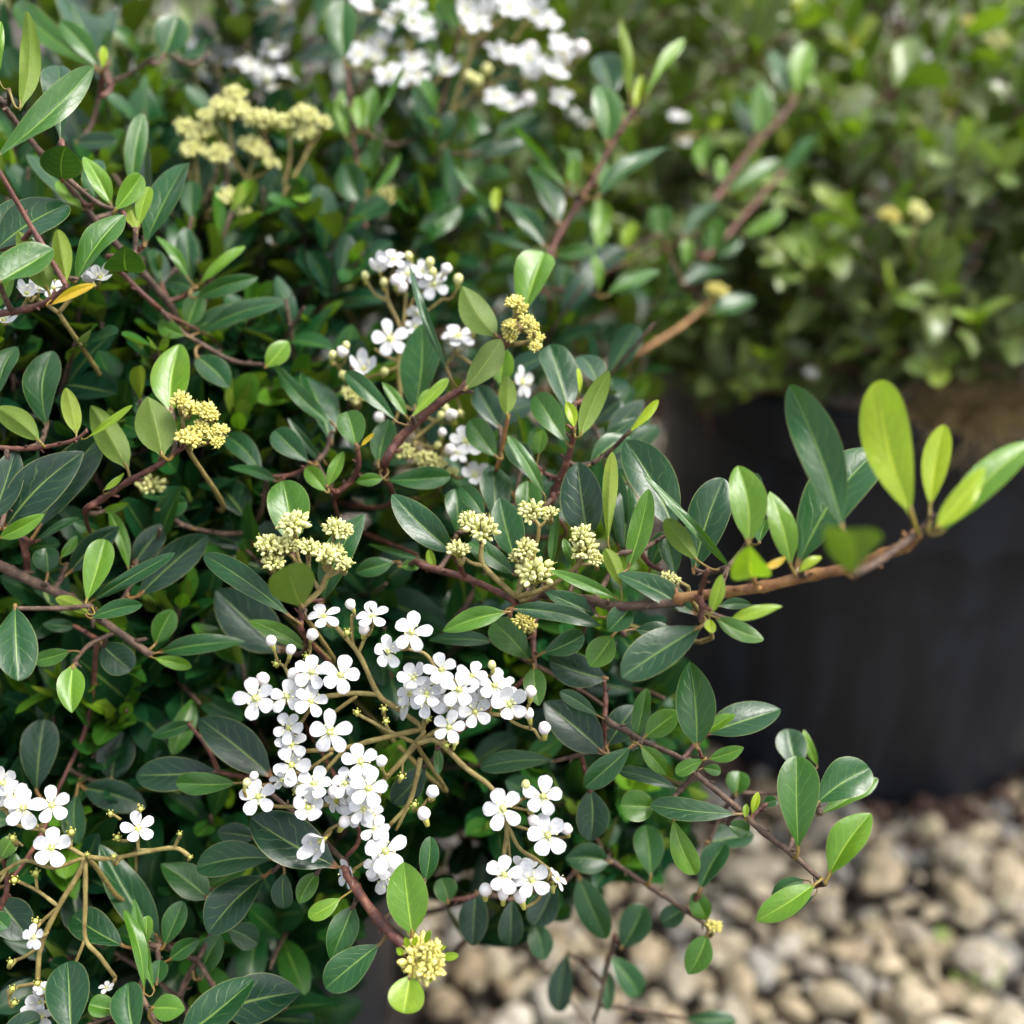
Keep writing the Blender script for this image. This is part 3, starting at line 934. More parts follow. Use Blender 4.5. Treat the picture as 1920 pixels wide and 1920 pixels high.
def calyx_mesh(seed):
    random.seed(seed)
    m = MB()
    add_tube(m, [Vector((0, 0, -1.3)), Vector((0, 0, -0.5)), Vector((0, 0, 0.0))], 0.34, 0.6, 8, 0)
    m.add(xf(Matrix.Translation((0, 0, 0.05)) @ Matrix.Diagonal((0.5, 0.5, 0.42, 1)), SPH[0]), SPH[1], None, 1)
    for k in range(5):
        an = 2 * math.pi * k / 5 + random.uniform(-.1, .1)
        d = Vector((math.cos(an), math.sin(an), 0)); s = Vector((-math.sin(an), math.cos(an), 0))
        b = d * 0.5; t = d * random.uniform(0.9, 1.15) + Vector((0, 0, random.uniform(0.35, 0.7)))
        mm = (b + t) / 2
        vs = [b - s * .3, b + s * .3, mm + s * .26 + d * .12, t, mm - s * .26 + d * .12, mm + d * 0.2 - Vector((0, 0, .1))]
        m.add([tuple(x) for x in vs], [(0, 1, 2, 5), (0, 5, 4), (5, 2, 3), (5, 3, 4), (1, 0, 4, 3, 2)], None, 0)
    return m.mesh('calyx', [M_calyx, M_center])

def head_mesh(mat, seed, nb=22, open_=0.0):
    """dense dome of tiny unopened buds, unit radius, stalk end at z=-1"""
    random.seed(seed)
    m = MB()
    ga = 2.39996
    nb = int(nb * 1.5)
    for i in range(nb):
        z = 1 - (i + 0.5) / nb * 1.25
        r = math.sqrt(max(0.0, 1 - z * z)); an = i * ga + random.uniform(-.25, .25)
        d = Vector((r * math.cos(an), r * math.sin(an), z + 0.25)).normalized()
        c = Vector((r * math.cos(an), r * math.sin(an), z * 0.62)) * random.uniform(0.55, 1.12)
        sz = random.uniform(0.12, 0.20)
        M = Matrix.Translation(c) @ d.to_track_quat('Z', 'Y').to_matrix().to_4x4() @ Matrix.Diagonal((sz, sz, sz * random.uniform(1.3, 1.9), 1))
        V_ = SPH[0].copy(); V_[:, :2] *= (1 - 0.28 * V_[:, 2:3])
        m.add(xf(M, V_), SPH[1], None, 0)
        if i % 3 != 1:
            # pointed sepals that stick out between the buds
            sd_ = d.orthogonal(); sd_.rotate(Matrix.Rotation(random.uniform(0, 6.28), 3, d))
            p0 = c + sd_ * sz * 0.8; p1 = p0 + d * sz * 1.9 + sd_ * sz * 0.8
            add_tube(m, [p0 - d * sz * .5, p0 + d * sz * 0.5, p1], sz * 0.30, sz * 0.05, 4, 1)
        add_tube(m, [Vector((0, 0, -0.95)), c * 0.5 + Vector((0, 0, -0.35)), c], 0.06, 0.055, 4, 1)
    return m.mesh('bud_head', [mat, M_calyx])

FLOWERS = [flower_mesh(100 + i) for i in range(12)] + [flower_mesh(130 + i, 0.45 + 0.2 * i) for i in range(3)]
WBUDS = [bud_mesh(M_wbud, 200 + i) for i in range(3)]
GBUDS = [bud_mesh(M_gbud, 210 + i, 0.9) for i in range(3)]
CALYX = [calyx_mesh(220 + i) for i in range(3)]
HEADS = {'g': [head_mesh(M_gbud, 230 + i, 20 + 2 * i) for i in range(5)], 'y': [head_mesh(M_ybud, 240 + i, 24 + 3 * i) for i in range(4)]}
random.seed(23)

def view_dir(p, tilt, tdir):
    v = (CAM - p).normalized()
    lat = RX * math.cos(R(tdir)) + UP * math.sin(R(tdir))
    lat = (lat - v * lat.dot(v)).normalized()
    return v * math.cos(R(tilt)) + lat * math.sin(R(tilt))

class Cluster:
    def __init__(s, parent, depth, label=None, name='flower_cluster'):
        s.parent, s.d, s.items, s.stalks, s.name, s.label = parent, depth, [], [], name, label
    def pt(s, c, x, y, dz=0): return at(*cp(c, x, y), s.d + dz)
    def stalk(s, c, xy, r=1.0, dz0=4, dz1=4):
        n = len(xy) // 2
        s.stalks.append(([s.pt(c, xy[2 * i], xy[2 * i + 1], dz0 + (dz1 - dz0) * i / max(1, n - 1)) for i in range(n)], r))
    def flower(s, c, x, y, r, rot=None, tilt=None, tdir=None, dz=None):
        p = s.pt(c, x, y, random.uniform(-2.5, 2.5) if dz is None else dz)
        rad = r * 1.04 / CROP[c][2] * s.d / FPX / 1000
        s.items.append(('flower', random.choice(FLOWERS), p, rad, view_dir(p, random.uniform(5, 24) if tilt is None else tilt, random.uniform(20, 160) if tdir is None else tdir),
                        random.uniform(0, 72) if rot is None else rot))
    def small(s, name, lib, c, x, y, r, tilt=None, tdir=None, dz=None):
        p = s.pt(c, x, y, random.uniform(-1, 2.5) if dz is None else dz)
        rad = r / CROP[c][2] * s.d / FPX / 1000
        s.items.append((name, random.choice(lib), p, rad, view_dir(p, random.uniform(30, 70) if tilt is None else tilt, random.uniform(60, 120) if tdir is None else tdir), random.uniform(0, 360)))
    def build(s, hub_to_trunk=True):
        b = MB()
        samples = []
        for pts, r in s.stalks:
            path = smooth_path(pts, 5)
            samples += path
            add_tube(b, path, 0.00049 * r, 0.00042 * r, 7, 0, 0.10)
        if s.stalks and hub_to_trunk:
            h0 = s.stalks[0][0][0]
            path = smooth_path([h0] + to_trunk(h0, h0 + UP * 0.01, 0.02)[::-1], 6)
            add_tube(b, path, 0.0005, 0.0007, 6, 0, 0.05)
            samples.append(h0)
        # pedicels
        for nm, me, p, rad, n, rot in s.items:
            back = {'flower': 0.48, 'bud': 1.6, 'calyx': 1.25, 'bud_head': 0.95}[nm] * rad
            e = p - n * back
            if samples:
                q = min(samples, key=lambda z: (z - e).length)
                if (q - e).length > 0.0003:
                    mid = e.lerp(q, 0.45) - n * min(0.0016, (q - e).length * 0.3)
                    rr = 0.00034 if nm != 'bud_head' else 0.00048
                    add_tube(b, smooth_path([q, mid, e], 4), rr * 1.15, rr, 6, 0, 0.05)
        o = link(s.name, b.mesh('stalks', [M_stalk]), s.parent)
        if s.label: o['label'] = s.label
        for nm, me, p, rad, n, rot in s.items:
            q = n.to_track_quat('Z', 'Y')
            # keep petal rotation measured from picture-up
            M = frame(p, (UP - n * UP.dot(n)), n)
            link(nm, me, o, M @ Matrix.Rotation(R(rot), 4, 'Z') @ Matrix.Diagonal((rad, rad, rad, 1)))
        return o

# --- the large open cluster
C1 = Cluster(shrub, 228, 'large open cluster of white five-petalled flowers')
for c, xy, r in [('P', [1680, 1410, 1740, 1280, 1500, 1090, 1340, 970, 1160, 600, 950, 350], 1.3), ('P', [1160, 600, 1110, 490, 1100, 260], .9), ('P', [1160, 600, 1225, 450], .9),
                 ('P', [1340, 970, 1100, 960, 800, 1000, 560, 1040, 300, 1050], 1.2), ('P', [1150, 980, 930, 1140], .9), ('P', [1740, 1280, 1300, 1380, 1050, 1450, 680, 1480], 1.2),
                 ('P', [1050, 1450, 880, 1640, 800, 1760], 1.0), ('P', [930, 1490, 750, 1620, 620, 1700], .9), ('P', [1680, 1410, 1440, 1300, 1160, 1150], .9), ('P', [1440, 1300, 1410, 1230, 1390, 1120], .8),
                 ('P', [1680, 1410, 1560, 1560, 1380, 1760, 1340, 1900], 1.4), ('P', [1380, 1760, 1200, 1900, 900, 1960, 500, 1980, 300, 1960], 1.0), ('P', [1560, 1560, 1555, 1690], .6),
                 ('R', [1340, 600, 1300, 800, 1380, 1000, 1300, 1150], 1.1), ('R', [1200, 600, 900, 750, 850, 880], .9), ('R', [1720, 100, 1680, 300, 1610, 520, 1430, 720], 1.2),
                 ('R', [1610, 540, 1500, 750], .9), ('R', [1640, 560, 1700, 570, 1790, 470], .8), ('R', [1240, 1030, 1110, 1110], .8), ('P', [1680, 1410, 1900, 1280, 2100, 1150, 2400, 1150, 2560, 1180], 1.2),
                 ('P', [1740, 1280, 1800, 1000, 1900, 850, 2100, 850], 1.1), ('P', [1900, 850, 1780, 620, 1600, 560], .9), ('Q', [1230, 1200, 1320, 1250, 1450, 1290], .8),
                 ('P', [560, 880, 500, 730, 430, 680], .8), ('P', [500, 730, 530, 650], .7), ('P', [700, 900, 720, 640, 730, 560], .8), ('P', [800, 1000, 620, 1280, 600, 1500], .9)]:
    C1.stalk(c, xy, r)
for a in [('P', 850, 265, 165, 20, 48, 95), ('P', 1290, 265, 170, 10, 48, 95), ('P', 1640, 410, 185, 348, 12, 90), ('P', 1425, 590, 155, 5, 25, 0), ('P', 740, 770, 170, 350, 10, 90),
          ('P', 1000, 795, 190, 340, 14, 60), ('P', 235, 1005, 200, 20, 8, 200), ('P', 515, 990, 165, 0, 8, 90), ('P', 735, 1030, 165, 340, 25, 60), ('P', 530, 1270, 155, 40, 20, 120),
          ('P', 560, 1420, 160, 10, 25, 90), ('P', 905, 1310, 200, 0, 8, 270, -3), ('P', 560, 1605, 190, 36, 18, 90), ('P', 760, 1770, 175, 340, 20, 90), ('P', 1180, 1575, 185, 5, 15, 60),
          ('P', 1250, 1815, 195, 350, 8, 90, -3), ('P', 260, 1890, 180, 10, 15, 120), ('P', 1660, 820, 160, 25, 20, 120), ('P', 1580, 1060, 165, 10, 62, 185), ('P', 1780, 1030, 165, 30, 12, 270),
          ('Q', 770, 925, 180, 352, 6, 90, -4), ('Q', 610, 745, 160, 10, 18, 90), ('Q', 890, 800, 150, 340, 30, 90), ('Q', 1090, 890, 170, 345, 18, 60), ('Q', 915, 1125, 175, 20, 12, 90),
          ('Q', 680, 1265, 165, 348, 15, 90, -2), ('Q', 1225, 1060, 190, 12, 8, 60, -3), ('Q', 480, 960, 150, 0, 25, 90), ('Q', 700, 1090, 150, 30, 20, 270, 3),
          ('R', 710, 545, 195, 355, 10, 90, -2), ('R', 1140, 580, 160, 20, 25, 230), ('R', 1210, 560, 150, 0, 20, 300), ('R', 1310, 740, 150, 340, 28, 90), ('R', 1405, 940, 205, 10, 8, 60, -3),
          ('R', 1380, 1170, 170, 20, 25, 250), ('R', 1060, 1140, 140, 10, 50, 190), ('R', 820, 850, 180, 350, 38, 210), ('R', 1040, 330, 150, 10, 25, 120), ('R', 960, 500, 130, 0, 55, 200),
          ('R', 1180, 330, 150, 30, 20, 120, 2), ('R', 470, 300, 120, 0, 50, 250), ('Q', 330, 960, 140, 10, 25, 120, 2), ('Q', 560, 880, 140, 0, 20, 90, 3),
          ('Q', 1000, 1010, 140, 15, 20, 60, 3), ('Q', 800, 1060, 140, 40, 20, 90, 3), ('Q', 1180, 900, 130, 20, 25, 60, 2), ('P', 640, 900, 130, 0, 25, 90, 3), ('R', 1080, 450, 150, 0, 20, 90, 2),
          ('R', 1290, 620, 140, 20, 25, 60, 2), ('R', 640, 330, 120, 0, 30, 90, 3), ('R', 1340, 1080, 150, 0, 25, 90, 2)]:
    C1.flower(*a)
for c, x, y, r in [('P', 1095, 170, 48), ('P', 1210, 395, 52), ('P', 380, 500, 48), ('P', 550, 580, 48), ('P', 745, 440, 56), ('P', 570, 805, 56), ('P', 300, 850, 62), ('Q', 1415, 960, 52),
                   ('Q', 1400, 1155, 52), ('Q', 1540, 1290, 58), ('R', 1030, 690, 56), ('R', 1370, 140, 52), ('R', 1830, 415, 60), ('R', 1755, 620, 60), ('R', 950, 420, 62), ('R', 215, 275, 42)]:
    C1.small('bud', WBUDS, c, x, y, r)
for c, x, y, r in [('P', 420, 690, 44), ('P', 1060, 410, 44), ('P', 690, 625, 40), ('P', 1145, 1130, 40), ('P', 1390, 1100, 42), ('P', 1410, 1210, 40), ('P', 1790, 1190, 42), ('P', 1550, 1710, 46),
                   ('P', 600, 1845, 44), ('Q', 655, 1430, 42), ('R', 1665, 520, 42), ('Q', 490, 1190, 40)]:
    C1.small('calyx', CALYX, c, x, y, r, random.uniform(10, 45))
for c, x, y, r in [('Q', 1070, 715, 42), ('R', 150, 335, 40), ('Q', 735, 1410, 36)]:
    C1.small('bud', GBUDS, c, x, y, r)
C1.build()

# --- the hanging side group of the same head
C2 = Cluster(shrub, 226, 'hanging side group of white flowers on a long olive stalk')
for c, xy, r in [('H', [430, 340, 540, 330, 700, 480, 850, 600, 930, 790, 910, 1000], 1.3), ('H', [930, 790, 1000, 930, 1090, 990, 1180, 1060], 1.0), ('H', [930, 790, 1060, 830], .8),
                 ('H', [880, 660, 960, 690, 1040, 640], .8), ('H', [930, 800, 950, 1000], .8), ('H', [960, 700, 1050, 720], .7)]:
    C2.stalk(c, xy, r)
for a in [('H', 910, 710, 125, 18, 8, 90, -2), ('H', 1135, 640, 120, 350, 10, 60), ('H', 1160, 860, 125, 20, 10, 90, -2), ('H', 915, 1080, 115, 350, 18, 90), ('H', 1070, 1110, 115, 20, 20, 100, -2),
          ('H', 1040, 1060, 100, 30, 30, 60, 2), ('H', 1215, 1105, 75, 0, 70, 40)]:
    C2.flower(*a)
for x, y, r in [(1080, 780, 33), (1270, 830, 33), (810, 1175, 38), (910, 1200, 34), (1010, 1215, 38), (1040, 1030, 36)]:
    C2.small('bud', WBUDS, 'H', x, y, r)
C2.small('bud', GBUDS, 'H', 1035, 580, 28); C2.small('calyx', CALYX, 'H', 1070, 715, 28); C2.small('calyx', CALYX, 'H', 1190, 1150, 26)
C2.build(False)

# --- nearly finished cluster, lower left
C3 = Cluster(shrub, 227, 'nearly finished flower cluster of bare stalks and few white flowers')
for xy, r in [([480, 980, 440, 1080, 330, 1260, 230, 1480, 210, 1690], 1.3), ([480, 980, 380, 920, 240, 830, 180, 780], 1.0), ([480, 980, 300, 1040, 150, 1000, 40, 1050, -60, 1120], 1.0), ([480, 980, 620, 990, 780, 960, 980, 930, 1070, 980], 1.1),
              ([980, 930, 1010, 860], .8), ([780, 960, 770, 860], .8), ([330, 1260, 210, 1170, 90, 1110], .9), ([480, 1000, 480, 1250, 480, 1440, 560, 1540, 650, 1660], 1.1), ([230, 1480, 140, 1540, 60, 1570], .8),
              ([210, 1690, 100, 1710, 40, 1740], .8), ([330, 1260, 230, 1350, 200, 1400], .8), ([780, 940, 870, 940], .7), ([40, 1050, 0, 1120], .8), ([240, 830, 100, 800, 30, 720], .9), ([210, 1170, 200, 1080], .7),
              ([210, 1690, 220, 1780], .8), ([480, 1440, 420, 1590], .8), ([680, 770, 620, 730], .6), ([780, 900, 780, 680], .6), ([400, 940, 400, 850], .7), ([130, 920, 70, 870], .6)]:
    C3.stalk('G', xy, r)
for a in [(290, 690, 112, 10, 8, 90, -2), (130, 705, 115, 350, 10, 270, -1), (15, 565, 110, 20, 10, 90), (75, 650, 100, 30, 15, 90, 2), (290, 930, 115, 355, 12, 60), (775, 820, 108, 15, 30, 90), (190, 1430, 75, 10, 35, 180),
          (225, 1800, 90, 0, 30, 180), (250, 1725, 60, 0, 50, 90), (235, 1880, 70, 10, 30, 250), (600, 1715, 45, 0, 40, 90), (-60, 650, 110, 10, 10, 90)]:
    C3.flower('G', *a)
for x, y, r in [(70, 870, 28), (400, 840, 30), (660, 870, 28), (200, 1070, 30), (80, 1110, 30), (200, 1340, 28), (60, 1570, 26), (620, 735, 22), (790, 710, 24), (1010, 850, 18), (1070, 980, 16), (640, 975, 18), (70, 1720, 26), (210, 1690, 26), (80, 1800, 26), (490, 965, 16)]:
    C3.small('calyx', CALYX, 'G', x, y, r, random.uniform(10, 60))
C3.build()

# --- flowers of the middle ground
C4 = Cluster(shrub, 268, 'small white flower cluster behind the upright grey-green leaf')
for xy, r in [([660, 1300, 640, 950, 660, 700, 560, 460, 540, 300], 1.2), ([560, 460, 450, 400, 380, 290], .9), ([680, 700, 700, 430, 680, 350], 1.0), ([700, 600, 780, 420, 900, 350], .9), ([640, 950, 520, 900, 450, 850], .9), ([900, 520, 1000, 440], .8),
              ([640, 1000, 400, 1080, 240, 1100, 120, 960], .9), ([1030, 980, 1100, 880], .9)]:
    C4.stalk('S', xy, r)
for a in [(490, 205, 130, 0, 50, 95), (600, 115, 120, 20, 50, 95), (720, 230, 120, 0, 40, 95), (930, 320, 140, 20, 25, 90), (800, 560, 100, 0, 40, 200), (570, 765, 160, 10, 20, 90), (780, 665, 95, 0, 30, 90), (1130, 740, 155, 20, 55, 92),
          (1110, 800, 120, 0, 60, 250), (360, 1010, 160, 10, 42, 95), (1655, 1120, 145, 10, 60, 5), (840, 210, 100, 0, 40, 60)]:
    C4.flower('S', *a)
for x, y, r in [(1030, 200, 46), (665, 350, 48), (180, 880, 50), (490, 1420, 44), (1070, 1400, 48), (620, 300, 45)]:
    C4.small('bud', WBUDS, 'S', x, y, r)
for x, y, r in [(370, 260, 38), (730, 95, 36), (900, 150, 40), (925, 230, 38), (1130, 290, 44), (525, 1040, 40), (215, 830, 34), (100, 910, 38), (190, 1070, 40), (1150, 1380, 34), (1250, 700, 34), (520, 310, 36)]:
    C4.small('bud', GBUDS, 'S', x, y, r)
C4.build()
C4b = Cluster(shrub, 266, 'few white flowers and buds low under the red-brown stem')
for xy, r in [([760, 1600, 900, 1480, 1000, 1400], .9), ([760, 1600, 860, 1640, 1000, 1660, 1180, 1650], .9), ([1190, 1750, 1220, 1850], .8)]:
    C4b.stalk('S', xy, r)
for a in [(1195, 1600, 145, 10, 20, 60), (1130, 1700, 100, 0, 40, 90), (1265, 1880, 130, 10, 20, 60)]:
    C4b.flower('S', *a)
for x, y, r in [(1060, 1680, 48), (1090, 1390, 40), (1000, 1540, 36)]: C4b.small('bud', WBUDS, 'S', x, y, r)
for x, y, r in [(960, 1640, 36), (1030, 1340, 36), (980, 1400, 34)]: C4b.small('bud', GBUDS, 'S', x, y, r)
for x, y, r in [(690, 1690, 80), (860, 1750, 85), (960, 1800, 80), (1080, 1850, 45)]:
    C4b.small('bud_head', HEADS['g'], 'S', x, y, r)
C4b.build()

# --- tall white heads at the top, out of focus
C5 = Cluster(shrub, 358, 'loose white flower head on upright stalks at the crown')
for xy, r in [([560, 900, 620, 630, 700, 380, 730, 240, 680, 170], 1.6), ([730, 240, 860, 150, 960, 60], 1.2), ([620, 630, 760, 520, 900, 440, 1000, 330], 1.3), ([760, 520, 960, 580], 1.0), ([900, 440, 1080, 420, 1160, 480], 1.1), ([960, 240, 1040, 120], 1.0), ([1160, 480, 1290, 370], 1.0)]:
    C5.stalk('B', xy, r)
for a in [(700, 60, 110), (765, 130, 110), (835, 85, 105), (950, 40, 110), (1085, 75, 115), (1165, 115, 105), (1235, 240, 95), (1250, 310, 80), (890, 290, 105), (1060, 330, 110), (1130, 380, 110), (1210, 410, 100), (1235, 545, 95), (1050, 435, 100),
          (875, 540, 100), (950, 585, 100), (1010, 20, 100), (960, 310, 80)]:
    C5.flower('B', a[0], a[1], a[2] * 0.82, None, random.uniform(30, 62), random.uniform(70, 110), random.uniform(-6, 6))
for x, y in [(1345, 285), (1060, 290), (1045, 575), (650, 100)]: C5.small('bud', WBUDS, 'B', x, y, 42)
for x, y in [(820, 400), (760, 470), (720, 440)]: C5.small('bud', GBUDS, 'B', x, y, 36)
C5.build()
C6 = Cluster(shrub, 352, 'white flower head beside the dark oval leaf at the crown')
for xy, r in [([40, 370, 200, 420, 320, 480, 400, 420, 380, 280, 340, 180], 1.2), ([380, 280, 250, 300, 120, 310], 1.0), ([320, 480, 500, 480, 560, 430], 1.0), ([380, 280, 420, 180], .9), ([340, 180, 200, 60], .9)]:
    C6.stalk('B', xy, r)
for a in [(290, 120, 105), (400, 125, 110), (465, 165, 100), (100, 300, 100), (230, 250, 110), (195, 325, 95), (270, 425, 110), (405, 350, 110), (425, 420, 100), (580, 395, 115), (400, 20, 95), (120, 15, 90), (330, 60, 80), (350, 420, 90)]:
    C6.flower('B', a[0], a[1], a[2] * 0.82, None, random.uniform(30, 62), random.uniform(70, 110), random.uniform(-6, 6))
C6.build()
C7 = Cluster(shrub, 372, 'flat topped white flower head seen from the side')
for xy, r in [([1250, 520, 1240, 420, 1180, 340], 1.2), ([1250, 520, 1290, 400, 1340, 360], 1.0), ([1110, 560, 1100, 440, 1070, 350], 1.0), ([1290, 400, 1420, 400, 1520, 480], 1.0)]:
    C7.stalk('A', xy, r)
for x, y in [(1040, 310), (1110, 300), (1180, 290), (1260, 310), (1330, 330), (1400, 365), (1230, 340), (1500, 440), (1545, 510), (1470, 420), (1640, 410), (1590, 20), (1540, 270), (1400, 130)]:
    C7.flower('A', x, y, 85, None, random.uniform(55, 75), random.uniform(80, 100), random.uniform(-5, 8))
C7.build()

C8 = Cluster(shrub, 238, 'white flowers tucked under the pale leaves by the pink stem')
for xy, r in [([330, 1760, 240, 1700, 170, 1660], 1.0), ([330, 1760, 420, 1660, 520, 1590], 1.0)]:
    C8.stalk('A', xy, r)
for x, y in [(150, 1650), (215, 1630), (300, 1620), (500, 1580), (560, 1560), (20, 1800)]:
    C8.flower('A', x, y, 80, None, 45, 90)
C8.build()

# --- unopened clusters
def bud_cluster(label, d, c, stalks, heads, lib='g', trunk=True, tilt=(35, 65)):
    k = Cluster(shrub, d, label, 'bud_cluster')
    for xy, r in stalks: k.stalk(c, xy, r)
    for x, y, r in heads: k.small('bud_head', HEADS[lib], c, x, y, r, random.uniform(*tilt), random.uniform(75, 105), random.uniform(-2, 2))
    return k.build(trunk)
bud_cluster('wide cluster of cream buds on straight stalks', 312, 'A',
            [([1110, 1230, 1230, 950], 1.2), ([1110, 1230, 1250, 1150, 1300, 1130], 1.1), ([1110, 1230, 1280, 1225, 1360, 1210], .9), ([1330, 1090, 1390, 1020, 1310, 880, 1290, 650], 1.2), ([1390, 1020, 1430, 880], 1.0), ([1390, 1020, 1520, 960], .9),
             ([1550, 1170, 1400, 1020], 1.2), ([1550, 1170, 1520, 950, 1480, 700], 1.2), ([1550, 1170, 1630, 900, 1620, 720], 1.2), ([1550, 1170, 1720, 870, 1720, 760], 1.2), ([1700, 900, 1820, 720], 1.0), ([1110, 1040, 1095, 860, 1090, 760], 1.1), ([1070, 1030, 1060, 860], 1.0), ([1300, 880, 1160, 680], .9)],
            [(1050, 725, 70), (1140, 745, 70), (1280, 620, 80), (1240, 590, 55), (1340, 610, 60), (1160, 650, 45), (1080, 840, 60), (1230, 870, 70), (1410, 820, 65), (1470, 850, 55), (1530, 920, 42), (1440, 665, 65), (1520, 680, 65), (1620, 690, 60), (1690, 640, 55), (1740, 650, 50), (1720, 745, 60), (1820, 690, 42),
             (1290, 1115, 72), (1370, 1200, 42), (1320, 530, 55)], 'g', True, (50, 72))
bud_cluster('cream bud cluster beside the bright rounded leaf', 234, 'D', [([1045, 590, 1030, 480, 1030, 400], 1.2), ([1045, 590, 1080, 560], 1.0), ([1080, 560, 1110, 480, 1150, 420], 1.0), ([1045, 590, 1140, 580, 1210, 540], 1.1)],
            [(1020, 340, 58), (1065, 375, 52), (1150, 395, 60), (1190, 420, 40), (1070, 545, 72), (1130, 490, 48), (1215, 520, 58), (1250, 500, 36), (1225, 565, 40)], 'y')
bud_cluster('cream bud cluster above the round olive leaf', 227, 'D', [([1690, 1500, 1800, 1400, 1830, 1330, 1870, 1280], 1.4), ([1800, 1400, 1740, 1300, 1740, 1180], 1.2), ([1740, 1300, 1680, 1230, 1660, 1060], 1.1), ([1680, 1250, 1600, 1170], 1.0), ([1830, 1330, 1920, 1290], 1.0), ([1850, 1300, 1880, 1090], 1.0), ([1600, 1200, 1550, 1240], .9)],
            [(1650, 1025, 80), (1890, 1050, 66), (1940, 1065, 50), (1530, 1145, 75), (1620, 1150, 60), (1540, 1245, 62), (1740, 1160, 58), (1830, 1200, 74), (1890, 1180, 50), (1935, 1250, 52), (1470, 1150, 34)], 'g')
bud_cluster('forked cream bud cluster with five round heads', 231, 'E', [([985, 1440, 800, 1260, 790, 1130], 1.3), ([800, 1260, 740, 1250, 690, 1220], 1.0), ([985, 1440, 1010, 1330, 1010, 1250], 1.2), ([985, 1440, 1080, 1200, 1110, 1050, 1080, 1000], 1.1), ([1110, 1050, 1165, 1000], .9),
             ([985, 1440, 1120, 1400, 1230, 1340, 1330, 1260, 1370, 1200], 1.3), ([1000, 1460, 1060, 1440, 1090, 1350], 1.0), ([1330, 1260, 1430, 1250], .9), ([780, 1110, 730, 1030], .8), ([1330, 1260, 1345, 1130], .8)],
            [(725, 1005, 60), (790, 1060, 86), (655, 1170, 60), (1075, 960, 72), (1175, 965, 42), (1035, 1170, 62), (990, 1215, 48), (1090, 1300, 96), (1350, 1090, 62), (1370, 1165, 76), (1435, 1230, 46)], 'g', False)
bud_cluster('golden bud spray at the end of the red stem', 243, 'S', [([1520, 830, 1560, 720, 1600, 540], 1.3), ([1540, 810, 1650, 800, 1760, 790], 1.4), ([1600, 700, 1700, 650], 1.1), ([1620, 720, 1660, 680], 1.0)],
            [(1590, 470, 78), (1640, 520, 60), (1560, 650, 62), (1570, 740, 64), (1690, 620, 66), (1740, 680, 56), (1770, 760, 66), (1760, 830, 50), (1530, 690, 40)], 'y', False)
bud_cluster('round golden bud head at the tip of the lowest shoot', 217, 'H', [([350, 1480, 420, 1530], 1.6)], [(455, 1555, 118), (410, 1600, 70), (500, 1600, 70), (420, 1500, 60), (500, 1510, 66)], 'y', False, (5, 35))
bud_cluster('brownish buds under the glossy leaf', 233, 'E', [([1085, 1640, 1050, 1600], 1.0)], [(1010, 1570, 46), (1050, 1600, 46)], 'y', False)
bud_cluster('pale green bud head in the shade', 264, 'D', [([830, 1030, 835, 880], 1.1)], [(850, 815, 68)], 'g')
bud_cluster('pale green buds low on the stalk', 270, 'S', [([300, 1380, 290, 1290], 1.2)], [(240, 1210, 62), (310, 1255, 62)], 'g')
bud_cluster('blurred pale bud head between the leaves', 345, 'A', [([1830, 1360, 1850, 1240], 1.0)], [(1840, 1200, 60), (1770, 1190, 45), (1890, 1300, 45)], 'g')
bud_cluster('blurred pale bud head in the shaded gap', 345, 'S', [([200, 480, 190, 360], 1.0)], [(190, 320, 75), (110, 290, 55), (240, 260, 45)], 'g')
bud_cluster('blurred bud head beside the grey leaf', 350, 'B', [([270, 1250, 265, 1160], 1.0)], [(265, 1110, 75), (300, 1150, 45)], 'g')
bud_cluster('yellow end buds by the far leaf', 388, 'C', [([150, 1720, 195, 1660], 1.0)], [(200, 1640, 50), (165, 1620, 36)], 'y', False)
bud_cluster('small golden end bud over the gravel', 257, 'I', [([130, 1370, 170, 1375], 1.0)], [(180, 1372, 44)], 'y', False)
bud_cluster('small cream buds behind the leaf tip', 226, 'F', [([30, 1380, -40, 1340], .9)], [(-80, 1330, 44), (-40, 1345, 30)], 'g')

# leaflets round the lowest golden head
for (x0, y0, x1, y1, w, t) in [(545, 1545, 660, 1535, 50, 7), (470, 1470, 505, 1395, 40, 7), (370, 1490, 360, 1430, 40, 7), (350, 1530, 310, 1490, 40, 7), (480, 1640, 500, 1690, 40, 8), (400, 1480, 425, 1425, 35, 8), (550, 1500, 590, 1480, 24, 8)]:
    b_, t_ = cp('H', x0, y0), cp('H', x1, y1)
    make_hero_leaf(dict(B=at(*b_, 217), T=at(*t_, 216), W=w / 3 * 217 / FPX / 1000, roll=5, und=False, tint=t / 9))

